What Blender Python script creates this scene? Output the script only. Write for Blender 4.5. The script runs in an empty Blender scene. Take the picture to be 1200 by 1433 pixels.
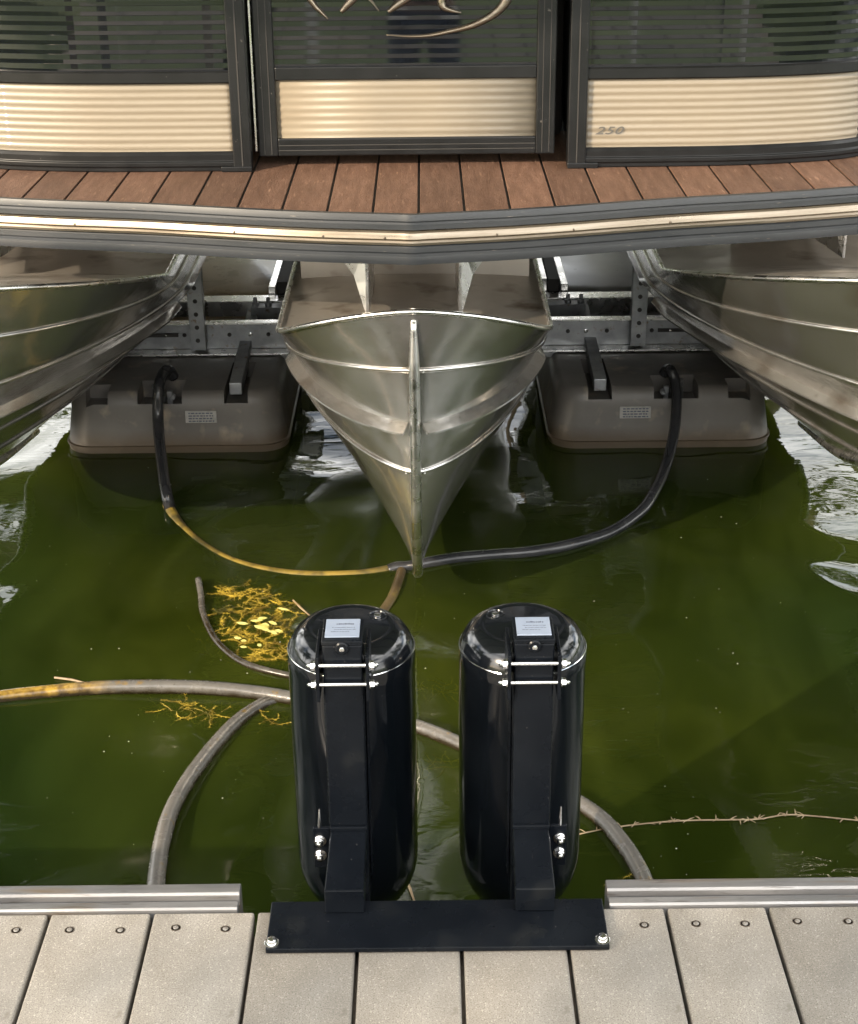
import bpy, bmesh, math, random
from math import sin, cos, pi, radians, sqrt, atan2
from mathutils import Vector, Matrix, noise
random.seed(7)
SC = bpy.context.scene
COL = SC.collection

# ------------------------------------------------------------------ camera
PITCH, ROLL, FPX = radians(24.8), radians(0.6), 2200.0
FWD = Vector((0, cos(PITCH), -sin(PITCH)))
D0 = Vector((0, -sin(PITCH), -cos(PITCH)))
RGT = cos(ROLL) * Vector((1, 0, 0)) + sin(ROLL) * D0
DWN = -sin(ROLL) * Vector((1, 0, 0)) + cos(ROLL) * D0
CAM = Vector((0, 0, 1.464))
cd = bpy.data.cameras.new('camera')
cam = bpy.data.objects.new('camera', cd)
COL.objects.link(cam)
M = Matrix((RGT, -DWN, -FWD)).transposed().to_4x4()
M.translation = CAM
cam.matrix_world = M
cd.sensor_fit = 'HORIZONTAL'
cd.sensor_width = 36
cd.lens = FPX / 1200 * 36
cd.clip_start = .05
cd.clip_end = 400
SC.camera = cam

# ------------------------------------------------------------------ world, sun, exposure
SUN_AZ = radians(-133)      # measured from +Y towards +X: left of the boat, a little behind the photographer
SUN_EL = radians(24)
CLOUD = 29.0                # radiance of the thin white cloud, in the sky texture's units
w = bpy.data.worlds.new('World')
SC.world = w
w.use_nodes = True
wn = w.node_tree
sky = wn.nodes.new('ShaderNodeTexSky')
sky.sky_type = 'NISHITA'
sky.sun_disc = False
sky.sun_elevation = SUN_EL
sky.sun_rotation = SUN_AZ
sky.dust_density = 2.0
bg = wn.nodes['Background']
bg.inputs['Strength'].default_value = 0.15
tcw = wn.nodes.new('ShaderNodeTexCoord')
mpw = wn.nodes.new('ShaderNodeMapping')
mpw.inputs['Scale'].default_value = (1.6, 1.6, 4.0)
wn.links.new(tcw.outputs['Generated'], mpw.inputs['Vector'])
cln = wn.nodes.new('ShaderNodeTexNoise')
cln.inputs['Scale'].default_value = 1.7
cln.inputs['Detail'].default_value = 6
wn.links.new(mpw.outputs[0], cln.inputs['Vector'])
clr = wn.nodes.new('ShaderNodeValToRGB')
clr.color_ramp.elements[0].position = .36
clr.color_ramp.elements[1].position = .60
wn.links.new(cln.outputs['Fac'], clr.inputs['Fac'])
cmx = wn.nodes.new('ShaderNodeMix')
cmx.data_type = 'RGBA'
wn.links.new(clr.outputs['Color'], cmx.inputs[0])
wn.links.new(sky.outputs[0], cmx.inputs[6])
cmx.inputs[7].default_value = (CLOUD, CLOUD * .985, CLOUD * .95, 1)
wn.links.new(cmx.outputs[2], bg.inputs['Color'])
sd = bpy.data.lights.new('sun', 'SUN')
sd.energy = 3.9
sd.angle = radians(0.6)
sd.color = (1.0, .83, .62)
so = bpy.data.objects.new('sun', sd)
COL.objects.link(so)
sdir = Vector((sin(SUN_AZ) * cos(SUN_EL), cos(SUN_AZ) * cos(SUN_EL), sin(SUN_EL)))
so.rotation_euler = sdir.to_track_quat('Z', 'Y').to_euler()
so.location = sdir * 20
SC.view_settings.view_transform = 'Standard'
SC.view_settings.look = 'None'
SC.view_settings.gamma = 1
SC.view_settings.use_curve_mapping = False
SC.view_settings.exposure = .8
SC.render.engine = 'CYCLES'
SC.cycles.use_denoising = True
SC.cycles.max_bounces = 10
SC.cycles.transparent_max_bounces = 12
SC.cycles.caustics_reflective = True
SC.cycles.caustics_refractive = False
SC.cycles.sample_clamp_indirect = 6

WATER = -0.45


def at(px, py, z=None, y=None):
    """point of a real plane (height z or distance y) behind a pixel of the photograph"""
    v = FWD + (px - 600) / FPX * RGT + (py - 716.5) / FPX * DWN
    k = (z - CAM.z) / v.z if z is not None else (y - CAM.y) / v.y
    return CAM + k * v


# ------------------------------------------------------------------ materials
def ramp(nt, fac, stops):
    r = nt.nodes.new('ShaderNodeValToRGB')
    el = r.color_ramp.elements
    while len(el) < len(stops):
        el.new(.5)
    for e, (p, c) in zip(el, stops):
        e.position = p
        e.color = (*c, 1) if len(c) == 3 else c
    nt.links.new(fac, r.inputs['Fac'])
    return r.outputs['Color']


def noise_tex(nt, scale, detail=4, rough=.55, stretch=None, dist=0, coord='Object'):
    tc = nt.nodes.new('ShaderNodeTexCoord')
    mp = nt.nodes.new('ShaderNodeMapping')
    if stretch:
        mp.inputs['Scale'].default_value = stretch
    nt.links.new(tc.outputs[coord], mp.inputs['Vector'])
    n = nt.nodes.new('ShaderNodeTexNoise')
    n.inputs['Scale'].default_value = scale
    n.inputs['Detail'].default_value = detail
    n.inputs['Roughness'].default_value = rough
    n.inputs['Distortion'].default_value = dist
    nt.links.new(mp.outputs[0], n.inputs['Vector'])
    return n.outputs['Fac']


def mixc(nt, fac, a, b, mode='MIX'):
    m = nt.nodes.new('ShaderNodeMix')
    m.data_type = 'RGBA'
    m.blend_type = mode
    if isinstance(fac, (int, float)):
        m.inputs[0].default_value = fac
    else:
        nt.links.new(fac, m.inputs[0])
    for i, v in ((6, a), (7, b)):
        if isinstance(v, tuple):
            m.inputs[i].default_value = (*v, 1)
        else:
            nt.links.new(v, m.inputs[i])
    return m.outputs[2]


def mat(name, c1, c2=None, scale=8, rough=.5, rough2=None, metal=0, bump=0, bscale=None, bdist=.002,
        stretch=None, spots=None, coat=0, detail=5, contrast=(.3, .7), spec=None, bstretch=None):
    m = bpy.data.materials.new(name)
    m.use_nodes = True
    nt = m.node_tree
    b = nt.nodes['Principled BSDF']
    b.inputs['Metallic'].default_value = metal
    b.inputs['Roughness'].default_value = rough
    if spec is not None:
        b.inputs['Specular IOR Level'].default_value = spec
    if coat:
        b.inputs['Coat Weight'].default_value = coat
        b.inputs['Coat Roughness'].default_value = .04
    n = noise_tex(nt, scale, detail, stretch=stretch)
    col = ramp(nt, n, [(contrast[0], c1), (contrast[1], c2 or c1)])
    if spots:      # (scale, colour, lo, hi) a second layer of stains or grains
        for (ss, sc, lo, hi) in spots:
            n2 = noise_tex(nt, ss, 3, stretch=stretch if ss < 200 else None)
            f = ramp(nt, n2, [(lo, (0, 0, 0)), (hi, (1, 1, 1))])
            col = mixc(nt, f, col, sc)
    nt.links.new(col, b.inputs['Base Color'])
    if rough2 is not None:
        n3 = noise_tex(nt, scale * 1.7, 4, stretch=stretch)
        mr = nt.nodes.new('ShaderNodeMapRange')
        mr.inputs[1].default_value = .3
        mr.inputs[2].default_value = .7
        mr.inputs[3].default_value = rough
        mr.inputs[4].default_value = rough2
        nt.links.new(n3, mr.inputs[0])
        nt.links.new(mr.outputs[0], b.inputs['Roughness'])
    if bump:
        n4 = noise_tex(nt, bscale or scale * 4, 4, stretch=bstretch or stretch)
        bp = nt.nodes.new('ShaderNodeBump')
        bp.inputs['Strength'].default_value = bump
        bp.inputs['Distance'].default_value = bdist
        nt.links.new(n4, bp.inputs['Height'])
        nt.links.new(bp.outputs[0], b.inputs['Normal'])
    return m


MT = {}
MT['plank'] = mat('composite_plank', (.200, .182, .158), (.262, .240, .207), 4, .75, bump=.5, bscale=420, bdist=.0008,
                  spots=[(460, (.13, .118, .10), .50, .66), (430, (.42, .39, .34), .58, .74), (5, (.22, .18, .12), .58, .85), (1.7, (.15, .143, .13), .50, .7), (26, (.13, .115, .095), .66, .78)])
MT['alu_trim'] = mat('weathered_aluminium', (.17, .17, .175), (.34, .33, .32), 9, .42, .65, metal=.75, stretch=(.35, 3, 3), bump=.25,
                     bscale=60, spots=[(14, (.20, .145, .09), .56, .74), (50, (.12, .11, .10), .6, .75)])
MT['alu'] = mat('hull_aluminium', (.50, .485, .46), (.76, .75, .735), 2.6, .12, .25, metal=.93, bump=.40, bscale=3.2, bdist=.020, coat=.35,
                spots=[(7, (.34, .29, .23), .56, .78), (45, (.42, .39, .35), .62, .8), (90, (.25, .22, .18), .68, .76)])
MT['alu_dull'] = mat('dull_dirty_aluminium', (.40, .36, .31), (.56, .52, .47), 4, .34, .55, metal=.85, spots=[(9, (.16, .11, .07), .55, .75)])
MT['alu_bright'] = mat('polished_aluminium', (.72, .71, .69), (.86, .85, .83), 12, .18, .38, metal=1, bump=.1, bscale=90)
MT['alu_rail'] = mat('rub_rail_insert', (.22, .18, .135), (.36, .31, .25), 7, .24, .40, metal=.85, stretch=(.5, .5, 14),
                     spots=[(30, (.22, .18, .13), .64, .74)])
MT['grey_rubber'] = mat('grey_vinyl_rub_rail', (.020, .023, .027), (.036, .039, .044), 8, .38, .5, stretch=(.5, .5, 4),
                        spots=[(60, (.2, .18, .15), .68, .8)])
MT['black_frame'] = mat('anodised_dark_frame', (.005, .0055, .006), (.009, .0095, .0105), 12, .3, .42, spec=.35,
                        spots=[(70, (.12, .11, .1), .7, .8)])
MT['cream'] = mat('cream_corrugated_skin', (.225, .188, .138), (.262, .225, .17), 5, .36, .46, stretch=(.3, .3, 3), coat=.2)
MT['black_gloss'] = mat('black_corrugated_skin', (.004, .005, .007), (.006, .007, .009), 6, .04, coat=.6)
MT['teak'] = mat('teak_vinyl_plank', (.115, .062, .040), (.19, .108, .073), 22, .6, .75, stretch=(3, .35, 1), bump=.4, bscale=200,
                 spots=[(160, (.12, .055, .03), .52, .66), (40, (.36, .22, .15), .62, .8)])
MT['seam'] = mat('dark_seam', (.03, .028, .026), None, 10, .7)
MT['poly'] = mat('grey_brown_poly_tank', (.085, .078, .070), (.135, .125, .112), 5, .38, .52, bump=.2, bscale=30, spots=[(12, (.28, .23, .17), .58, .8)])
MT['poly_pale'] = mat('pale_grey_tank_top', (.36, .36, .37), (.50, .50, .50), 5, .25, .4)
MT['galv'] = mat('galvanised_steel', (.22, .23, .24), (.40, .41, .42), 14, .4, .6, metal=.75, spots=[(40, (.2, .14, .1), .62, .75)])
MT['tan'] = mat('tan_tank_top', (.70, .58, .38), (.80, .69, .48), 6, .22, .35)  # tank plastic tinted pale tan, sunlight put into its colour
MT['black_gel'] = mat('black_gloss_bumper', (.002, .003, .004), (.004, .005, .007), 9, .05, .22, spec=.45, coat=.2, bump=.08, bscale=6, bdist=.004, stretch=(2, 2, .4),
                      spots=[(230, (.05, .05, .048), .72, .78)])
MT['black_satin'] = mat('black_powder_coat', (.003, .004, .006), (.006, .0075, .010), 9, .20, .34, spec=.16, bump=.15, bscale=500, bdist=.0004,
                        spots=[(260, (.09, .085, .08), .71, .77), (12, (.011, .012, .013), .58, .75)])
MT['chrome'] = mat('chrome', (.80, .80, .80), (.88, .88, .88), 20, .12, .2, metal=1)
MT['label'] = mat('blue_grey_label', (.30, .36, .47), (.38, .44, .55), 30, .28, metal=.4)
MT['ink'] = mat('label_ink', (.06, .07, .1), None, 10, .6)
MT['decal'] = mat('grey_decal', (.10, .094, .085), None, 10, .5)
MT['plate'] = mat('serial_plate', (.24, .235, .22), (.34, .33, .31), 60, .45, metal=.4)
MT['screw'] = mat('rusty_screw', (.05, .035, .022), (.16, .13, .105), 160, .5, metal=.5)
MT['screw_head'] = mat('worn_screw_head', (.20, .16, .12), (.50, .48, .45), 160, .4, metal=.6)
MT['hose_black'] = mat('black_hose', (.016, .017, .019), (.030, .030, .032), 14, .14, .28, spots=[(60, (.10, .085, .065), .68, .78)])
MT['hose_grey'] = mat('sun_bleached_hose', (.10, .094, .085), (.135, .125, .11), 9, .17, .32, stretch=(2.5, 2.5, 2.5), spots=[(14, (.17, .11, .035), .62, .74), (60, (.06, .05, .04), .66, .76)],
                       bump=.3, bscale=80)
MT['hose_algae'] = mat('algae_covered_hose', (.10, .072, .010), (.24, .165, .024), 9, .6, bump=.6, bscale=90, spots=[(22, (.045, .035, .010), .50, .68), (7, (.035, .030, .008), .56, .72)])
MT['hose_brown'] = mat('slimy_brown_hose', (.04, .028, .012), (.10, .07, .03), 14, .4, bump=.5, bscale=90, spots=[(30, (.16, .12, .03), .6, .72)])
MT['weed'] = mat('golden_waterweed', (.13, .085, .008), (.60, .42, .05), 30, .4, contrast=(.36, .66), spots=[(90, (.62, .50, .18), .66, .72), (14, (.06, .055, .010), .54, .66)])
MT['weed_leaf'] = mat('yellow_leaf', (.38, .33, .06), (.62, .58, .22), 60, .4)
MT['twig'] = mat('pale_brown_twig', (.20, .13, .07), (.36, .27, .16), 30, .6)
MT['froth'] = mat('pale_speck', (.5, .48, .38), None, 10, .6)
MT['bark'] = mat('bark', (.06, .045, .03), (.14, .11, .08), 10, .8, bump=.6, bscale=30, bdist=.02)
MT['foliage'] = mat('foliage', (.035, .055, .014), (.10, .13, .035), 1.5, .5)
MT['foliage_warm'] = mat('foliage_warm', (.08, .10, .02), (.16, .16, .05), 1.5, .5)
MT['grass'] = mat('grass', (.05, .085, .018), (.12, .16, .04), 1.2, .8, spots=[(4, (.2, .19, .08), .6, .8)])
MT['roof'] = mat('white_roof_sheet', (.76, .76, .73), (.84, .84, .81), 3, .5, spots=[(2, (.35, .33, .27), .58, .8)])
MT['wood'] = mat('weathered_timber', (.13, .10, .075), (.26, .22, .17), 6, .8, stretch=(4, 4, .5), bump=.5)
MT['white_paint'] = mat('white_paint', (.72, .71, .68), (.8, .79, .76), 6, .5)
MT['bed'] = mat('lake_bed', (.03, .035, .008), (.06, .065, .015), .8, .9)
MT['navy'] = mat('navy_cloth', (.008, .013, .035), (.014, .022, .055), 12, .8)
MT['denim'] = mat('denim', (.03, .045, .08), (.05, .07, .11), 12, .85)
MT['skin'] = mat('skin', (.50, .32, .23), (.56, .37, .27), 12, .5)
MT['hair'] = mat('brown_hair', (.04, .025, .015), None, 12, .6)
MT['siding'] = mat('boathouse_siding', (.20, .17, .13), (.28, .24, .19), 4, .7, stretch=(1, 1, .3))

m = MT['hose_grey']
nt = m.node_tree
b = nt.nodes['Principled BSDF']
old = b.inputs['Base Color'].links[0].from_socket
tc = nt.nodes.new('ShaderNodeTexCoord')
sp = nt.nodes.new('ShaderNodeSeparateXYZ')
nt.links.new(tc.outputs['Object'], sp.inputs[0])
nz = noise_tex(nt, 9, 4)
ma = nt.nodes.new('ShaderNodeMath')
ma.operation = 'MULTIPLY_ADD'
nt.links.new(nz, ma.inputs[0])
ma.inputs[1].default_value = .5
nt.links.new(sp.outputs['X'], ma.inputs[2])
f = ramp(nt, ma.outputs[0], [(0, (1, 1, 1)), (1, (0, 0, 0))])
mr = nt.nodes.new('ShaderNodeMapRange')
mr.inputs[1].default_value = -.66
mr.inputs[2].default_value = -.46
mr.inputs[3].default_value = 1
mr.inputs[4].default_value = 0
nt.links.new(ma.outputs[0], mr.inputs[0])
c_al = ramp(nt, noise_tex(nt, 40, 4), [(.35, (.10, .055, .01)), (.6, (.32, .2, .03))])
c_mid = mixc(nt, mr.outputs[0], old, c_al)
mz = nt.nodes.new('ShaderNodeMath')          # darker towards the lower half of the floating hose
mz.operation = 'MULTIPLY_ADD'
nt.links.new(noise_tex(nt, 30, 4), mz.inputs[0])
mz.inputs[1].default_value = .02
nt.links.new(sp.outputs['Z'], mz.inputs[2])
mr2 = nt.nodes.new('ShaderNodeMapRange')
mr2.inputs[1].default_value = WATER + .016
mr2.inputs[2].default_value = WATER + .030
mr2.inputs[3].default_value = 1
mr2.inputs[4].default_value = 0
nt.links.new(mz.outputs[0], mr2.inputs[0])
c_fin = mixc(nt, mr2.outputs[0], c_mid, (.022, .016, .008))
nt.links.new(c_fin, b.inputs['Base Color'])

m = MT['poly']            # algae-brown band where the tanks meet the water
nt = m.node_tree
b = nt.nodes['Principled BSDF']
old = b.inputs['Base Color'].links[0].from_socket
tc = nt.nodes.new('ShaderNodeTexCoord')
sp = nt.nodes.new('ShaderNodeSeparateXYZ')
nt.links.new(tc.outputs['Object'], sp.inputs[0])
mz = nt.nodes.new('ShaderNodeMath')
mz.operation = 'MULTIPLY_ADD'
nt.links.new(noise_tex(nt, 7, 5), mz.inputs[0])
mz.inputs[1].default_value = .05
nt.links.new(sp.outputs['Z'], mz.inputs[2])
mr = nt.nodes.new('ShaderNodeMapRange')
mr.inputs[1].default_value = .055
mr.inputs[2].default_value = .10
mr.inputs[3].default_value = .85
mr.inputs[4].default_value = 0
nt.links.new(mz.outputs[0], mr.inputs[0])
nt.links.new(mixc(nt, mr.outputs[0], old, (.07, .048, .026)), b.inputs['Base Color'])

for key, lo, hi in (('plank', .84, 1.12), ('teak', .82, 1.15)):
    nt = MT[key].node_tree
    b = nt.nodes['Principled BSDF']
    old = b.inputs['Base Color'].links[0].from_socket
    oi = nt.nodes.new('ShaderNodeObjectInfo')
    mr = nt.nodes.new('ShaderNodeMapRange')
    mr.inputs[3].default_value = lo
    mr.inputs[4].default_value = hi
    nt.links.new(oi.outputs['Random'], mr.inputs[0])
    st = ramp(nt, noise_tex(nt, 3.5, 6, .65, stretch=(2.2, .5, 1), dist=.8), [(.30, (.80, .77, .72)), (.62, (1.08, 1.08, 1.08))])
    c_ = mixc(nt, 1.0, old, st, 'MULTIPLY')
    cm = nt.nodes.new('ShaderNodeCombineColor')
    for q in range(3):
        nt.links.new(mr.outputs[0], cm.inputs[q])
    nt.links.new(mixc(nt, 1.0, c_, cm.outputs[0], 'MULTIPLY'), b.inputs['Base Color'])

# murky green water: fresnel mirror over suspended silt one can see a hand's breadth into
m = bpy.data.materials.new('murky_green_water')
m.use_nodes = True
nt = m.node_tree
for n in list(nt.nodes):
    nt.nodes.remove(n)
out = nt.nodes.new('ShaderNodeOutputMaterial')
dif = nt.nodes.new('ShaderNodeBsdfDiffuse')
tr = nt.nodes.new('ShaderNodeBsdfTransparent')
gl = nt.nodes.new('ShaderNodeBsdfGlossy')
gl.inputs['Roughness'].default_value = .02
big = noise_tex(nt, .55, 2, coord='Object')
c = ramp(nt, big, [(.36, (.014, .029, .005)), (.66, (.050, .064, .006))])
silt = noise_tex(nt, 2.6, 5, .6, stretch=(1.3, .55, 1), dist=1.2)
sf = ramp(nt, silt, [(.34, (.62, .66, .7)), (.68, (1.3, 1.24, 1.5))])
c = mixc(nt, 1.0, c, sf, 'MULTIPLY')
nt.links.new(c, dif.inputs['Color'])
tr.inputs['Color'].default_value = (.50, .52, .12, 1)
mx = nt.nodes.new('ShaderNodeMixShader')
mx.inputs[0].default_value = .5
nt.links.new(dif.outputs[0], mx.inputs[1])
nt.links.new(tr.outputs[0], mx.inputs[2])
# ripples: a slow swell plus small wavelets
r1 = noise_tex(nt, 1.9, 1.2, .4, stretch=(1, .8, 1), dist=.5)
r2 = noise_tex(nt, 7, 3, .5, stretch=(.6, 1.6, 1), dist=.8)
ad = nt.nodes.new('ShaderNodeMath')
ad.operation = 'MULTIPLY_ADD'
nt.links.new(r2, ad.inputs[0])
ad.inputs[1].default_value = .018
nt.links.new(r1, ad.inputs[2])
bp = nt.nodes.new('ShaderNodeBump')
bp.inputs['Strength'].default_value = 1
bp.inputs['Distance'].default_value = .085
nt.links.new(ad.outputs[0], bp.inputs['Height'])
nt.links.new(bp.outputs[0], gl.inputs['Normal'])
fr = nt.nodes.new('ShaderNodeFresnel')
fr.inputs['IOR'].default_value = 1.33
nt.links.new(bp.outputs[0], fr.inputs['Normal'])
mx2 = nt.nodes.new('ShaderNodeMixShader')
nt.links.new(fr.outputs[0], mx2.inputs[0])
nt.links.new(mx.outputs[0], mx2.inputs[1])
nt.links.new(gl.outputs[0], mx2.inputs[2])
nt.links.new(mx2.outputs[0], out.inputs['Surface'])
MT['water'] = m


# ------------------------------------------------------------------ building helpers
def origin(o):
    p = Vector((0, 0, 0))
    while o is not None:
        p += Vector(o.location)
        o = o.parent
    return p


def tag(o, label=None, cat=None, group=None, kind=None):
    if label:
        o['label'] = label
    if cat:
        o['category'] = cat
    if group:
        o['group'] = group
    if kind:
        o['kind'] = kind
    return o


def thing(name, loc, label, cat, group=None):
    o = bpy.data.objects.new(name, None)
    o.empty_display_size = .1
    COL.objects.link(o)
    o.location = loc
    return tag(o, label, cat, group)


class MB:
    def __init__(s):
        s.v, s.f = [], []

    def add(s, vs, fs):
        b = len(s.v)
        s.v += [Vector(p) for p in vs]
        s.f += [tuple(i + b for i in f) for f in fs]
        return s

    def box(s, x0, x1, y0, y1, z0, z1, taper=0):
        t = taper
        return s.add([(x0, y0, z0), (x1, y0, z0), (x1, y1, z0), (x0, y1, z0),
                      (x0 + t, y0 + t, z1), (x1 - t, y0 + t, z1), (x1 - t, y1 - t, z1), (x0 + t, y1 - t, z1)],
                     [(0, 3, 2, 1), (4, 5, 6, 7), (0, 1, 5, 4), (1, 2, 6, 5), (2, 3, 7, 6), (3, 0, 4, 7)])

    def hull8(s, a, b):
        """box from two quads (4 points each)"""
        return s.add(list(a) + list(b), [(0, 3, 2, 1), (4, 5, 6, 7), (0, 1, 5, 4), (1, 2, 6, 5), (2, 3, 7, 6), (3, 0, 4, 7)])

    def loft(s, rings, closed=True, caps=True):
        n = len(rings[0])
        vs = [p for r in rings for p in r]
        fs = []
        for i in range(len(rings) - 1):
            for j in range(n if closed else n - 1):
                k = (j + 1) % n
                fs.append((i * n + j, i * n + k, (i + 1) * n + k, (i + 1) * n + j))
        if caps and closed:
            fs.append(tuple(range(n - 1, -1, -1)))
            fs.append(tuple((len(rings) - 1) * n + j for j in range(n)))
        return s.add(vs, fs)

    def tube(s, path, r, n=10, caps=True):
        path = [Vector(p) for p in path]
        rr = r if isinstance(r, (list, tuple)) else [r] * len(path)
        up = Vector((0, 0, 1))
        rings = []
        t0 = (path[1] - path[0]).normalized()
        if abs(t0.dot(up)) > .95:
            up = Vector((1, 0, 0))
        u = t0.cross(up).normalized()
        for i, p in enumerate(path):
            a, b = path[max(i - 1, 0)], path[min(i + 1, len(path) - 1)]
            t = (b - a).normalized()
            u = (u - t * u.dot(t)).normalized()
            v = t.cross(u)
            rings.append([p + (u * cos(2 * pi * k / n) + v * sin(2 * pi * k / n)) * rr[i] for k in range(n)])
        return s.loft(rings, True, caps)

    def flute(s, path, r, n=28, amp=.035):
        """hose with fine lengthwise reinforcement ridges and slightly uneven girth"""
        b = len(s.v)
        s.tube(path, r, n)
        m_ = len(path)
        for i in range(m_):
            c = Vector(path[i])
            g = 1 + .03 * noise.noise(c * 9)
            for k in range(n):
                q = s.v[b + i * n + k]
                s.v[b + i * n + k] = c + (q - c) * g * (1 + (amp if k % 2 else -amp))
        return s

    def lathe(s, c, prof, n=40, axis='Z'):
        c = Vector(c)
        rings = []
        for (r, h) in prof:
            ring = []
            for k in range(n):
                a = 2 * pi * k / n
                if axis == 'Z':
                    ring.append(c + Vector((r * cos(a), r * sin(a), h)))
                elif axis == 'X':
                    ring.append(c + Vector((h, r * cos(a), r * sin(a))))
                else:
                    ring.append(c + Vector((r * sin(a), h, r * cos(a))))
            rings.append(ring)
        return s.loft(rings)

    def sweep(s, path, prof, closed=True):
        """prof: (out, z) pairs swept along a plan path of (x, y); out is to the right-hand side of travel"""
        rings = []
        P = [Vector((p[0], p[1])) for p in path]
        for i, p in enumerate(P):
            a, b = P[max(i - 1, 0)], P[min(i + 1, len(P) - 1)]
            t = (b - a).normalized()
            nrm = Vector((t.y, -t.x))
            if 0 < i < len(P) - 1:
                t1, t2 = (p - a).normalized(), (b - p).normalized()
                k = 1 / max(.5, sqrt((1 + t1.dot(t2)) / 2))
            else:
                k = 1
            rings.append([Vector((p.x + nrm.x * o * k, p.y + nrm.y * o * k, z)) for (o, z) in prof])
        return s.loft(rings, closed, closed)

    def build(s, name, material, parent=None, smooth=False, bevel=0, seg=2, angle=35, kind=None):
        o0 = origin(parent)
        me = bpy.data.meshes.new(name)
        me.from_pydata([tuple(p - o0) for p in s.v], [], s.f)
        bm = bmesh.new()
        bm.from_mesh(me)
        bmesh.ops.recalc_face_normals(bm, faces=bm.faces)
        bm.to_mesh(me)
        bm.free()
        me.materials.append(material)
        if smooth:
            me.polygons.foreach_set('use_smooth', [True] * len(me.polygons))
            if smooth != 'all':
                try:
                    me.set_sharp_from_angle(angle=radians(angle))
                except Exception:
                    pass
        o = bpy.data.objects.new(name, me)
        COL.objects.link(o)
        o.parent = parent
        if bevel:
            b = o.modifiers.new('bevel', 'BEVEL')
            b.width = bevel
            b.segments = seg
            b.limit_method = 'ANGLE'
            b.angle_limit = radians(40)
        if kind:
            o['kind'] = kind
        return o


def copy_tree(o, parent=None, offset=(0, 0, 0)):
    c = o.copy()
    COL.objects.link(c)
    c.parent = parent
    if parent is None:
        c.location = Vector(o.location) + Vector(offset)
    for ch in list(o.children):
        copy_tree(ch, c)
    return c


def smooth_path(pts, n=8):
    """Catmull-Rom through the points"""
    P = [Vector(p) for p in pts]
    P = [2 * P[0] - P[1]] + P + [2 * P[-1] - P[-2]]
    out = []
    for i in range(1, len(P) - 2):
        a, b, c, d = P[i - 1:i + 3]
        for k in range(n):
            t = k / n
            out.append(.5 * ((2 * b) + (c - a) * t + (2 * a - 5 * b + 4 * c - d) * t * t + (3 * b - a - 3 * c + d) * t ** 3))
    out.append(P[-2])
    return out


def interp(tab, x):
    if x <= tab[0][0]:
        return tab[0][1]
    for (a, b), (c, d) in zip(tab, tab[1:]):
        if x <= c:
            t = (x - a) / (c - a)
            return b + (d - b) * t
    return tab[-1][1]


def rrect(cx, cy, hx, hy, r, z, n=6):
    pts = []
    for (sx, sy, a0) in ((1, 1, 0), (-1, 1, 90), (-1, -1, 180), (1, -1, 270)):
        for k in range(n + 1):
            a = radians(a0 + 90 * k / n)
            pts.append(Vector((cx + sx * (hx - r) + r * cos(a), cy + sy * (hy - r) + r * sin(a), z)))
    return pts


# ------------------------------------------------------------------ SETTING: water, bed, banks
s = MB()
s.add([(-70, -1.2, WATER), (70, -1.2, WATER), (70, 46, WATER), (-70, 46, WATER)], [(0, 1, 2, 3)])
tag(s.build('water', MT['water']), 'calm murky green harbour water', kind='structure')
s = MB()
s.add([(-70, -1.2, -1.3), (70, -1.2, -1.3), (70, 46, -1.3), (-70, 46, -1.3)], [(0, 1, 2, 3)])
tag(s.build('lake_bed', MT['bed']), 'dark green silty lake bed under the water', kind='structure')
s = MB()
g = []
for j in range(13):
    y = -1.0 - j * 4.5
    for i in range(41):
        x = -80 + i * 4
        z = -.12 + 1.9 * (1 - math.exp(-j / 3.5)) + .25 * noise.noise(Vector((x * .1, y * .1, 0))) * min(j, 1)
        g.append((x, y, z))
s.add(g, [(j * 41 + i, j * 41 + i + 1, (j + 1) * 41 + i + 1, (j + 1) * 41 + i) for j in range(12) for i in range(40)])
s.add([(-80, -1.0, -1.5), (80, -1.0, -1.5), (80, -1.0, -.12), (-80, -1.0, -.12)], [(0, 1, 2, 3)])
tag(s.build('near_bank', MT['grass'], smooth='all'), 'grassy bank behind the dock', kind='structure')
s = MB()
g = []
for j in range(9):
    y = 14 + j * 12
    for i in range(41):
        x = -100 + i * 5
        g.append((x, y, (-1.4 if j == 0 else .1 + j * .3 + .5 * noise.noise(Vector((x * .05, y * .05, 3))))))
s.add(g, [(j * 41 + i, j * 41 + i + 1, (j + 1) * 41 + i + 1, (j + 1) * 41 + i) for j in range(8) for i in range(40)])
tag(s.build('far_bank', MT['grass'], smooth='all'), 'far shore beyond the boat', kind='structure')

# ------------------------------------------------------------------ DOCK
dock = thing('dock', (0, 1.2, -.05), 'pale grey speckled composite plank dock with aluminium edge trim', 'dock')
EDGE = 1.808
gaps = [-.845, -.698, -.550, -.4025, -.2535, -.106, .039, .187, .333, .4785, .625, .771]
PL = []
pm = {}


def plank_at(x0, x1):
    wd = round(x1 - x0 - .0055, 4)
    cx = (x0 + x1) / 2
    s = MB()
    hx, y0, y1 = wd / 2, -.9, EDGE
    h = .004
    oy = origin(dock)
    s.add([(-hx + oy.x, y0, -.028), (hx + oy.x, y0, -.028), (hx + oy.x, y1, -.028), (-hx + oy.x, y1, -.028),
           (-hx + oy.x, y0, 0), (hx + oy.x, y0, 0), (hx + oy.x, y1, 0), (-hx + oy.x, y1, 0)],
          [(0, 3, 2, 1), (4, 5, 6, 7), (0, 1, 5, 4), (1, 2, 6, 5), (2, 3, 7, 6), (3, 0, 4, 7)])
    o = s.build('plank', MT['plank'], dock, bevel=.0035, seg=3)
    o.location.x = cx
    return o, cx


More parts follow.
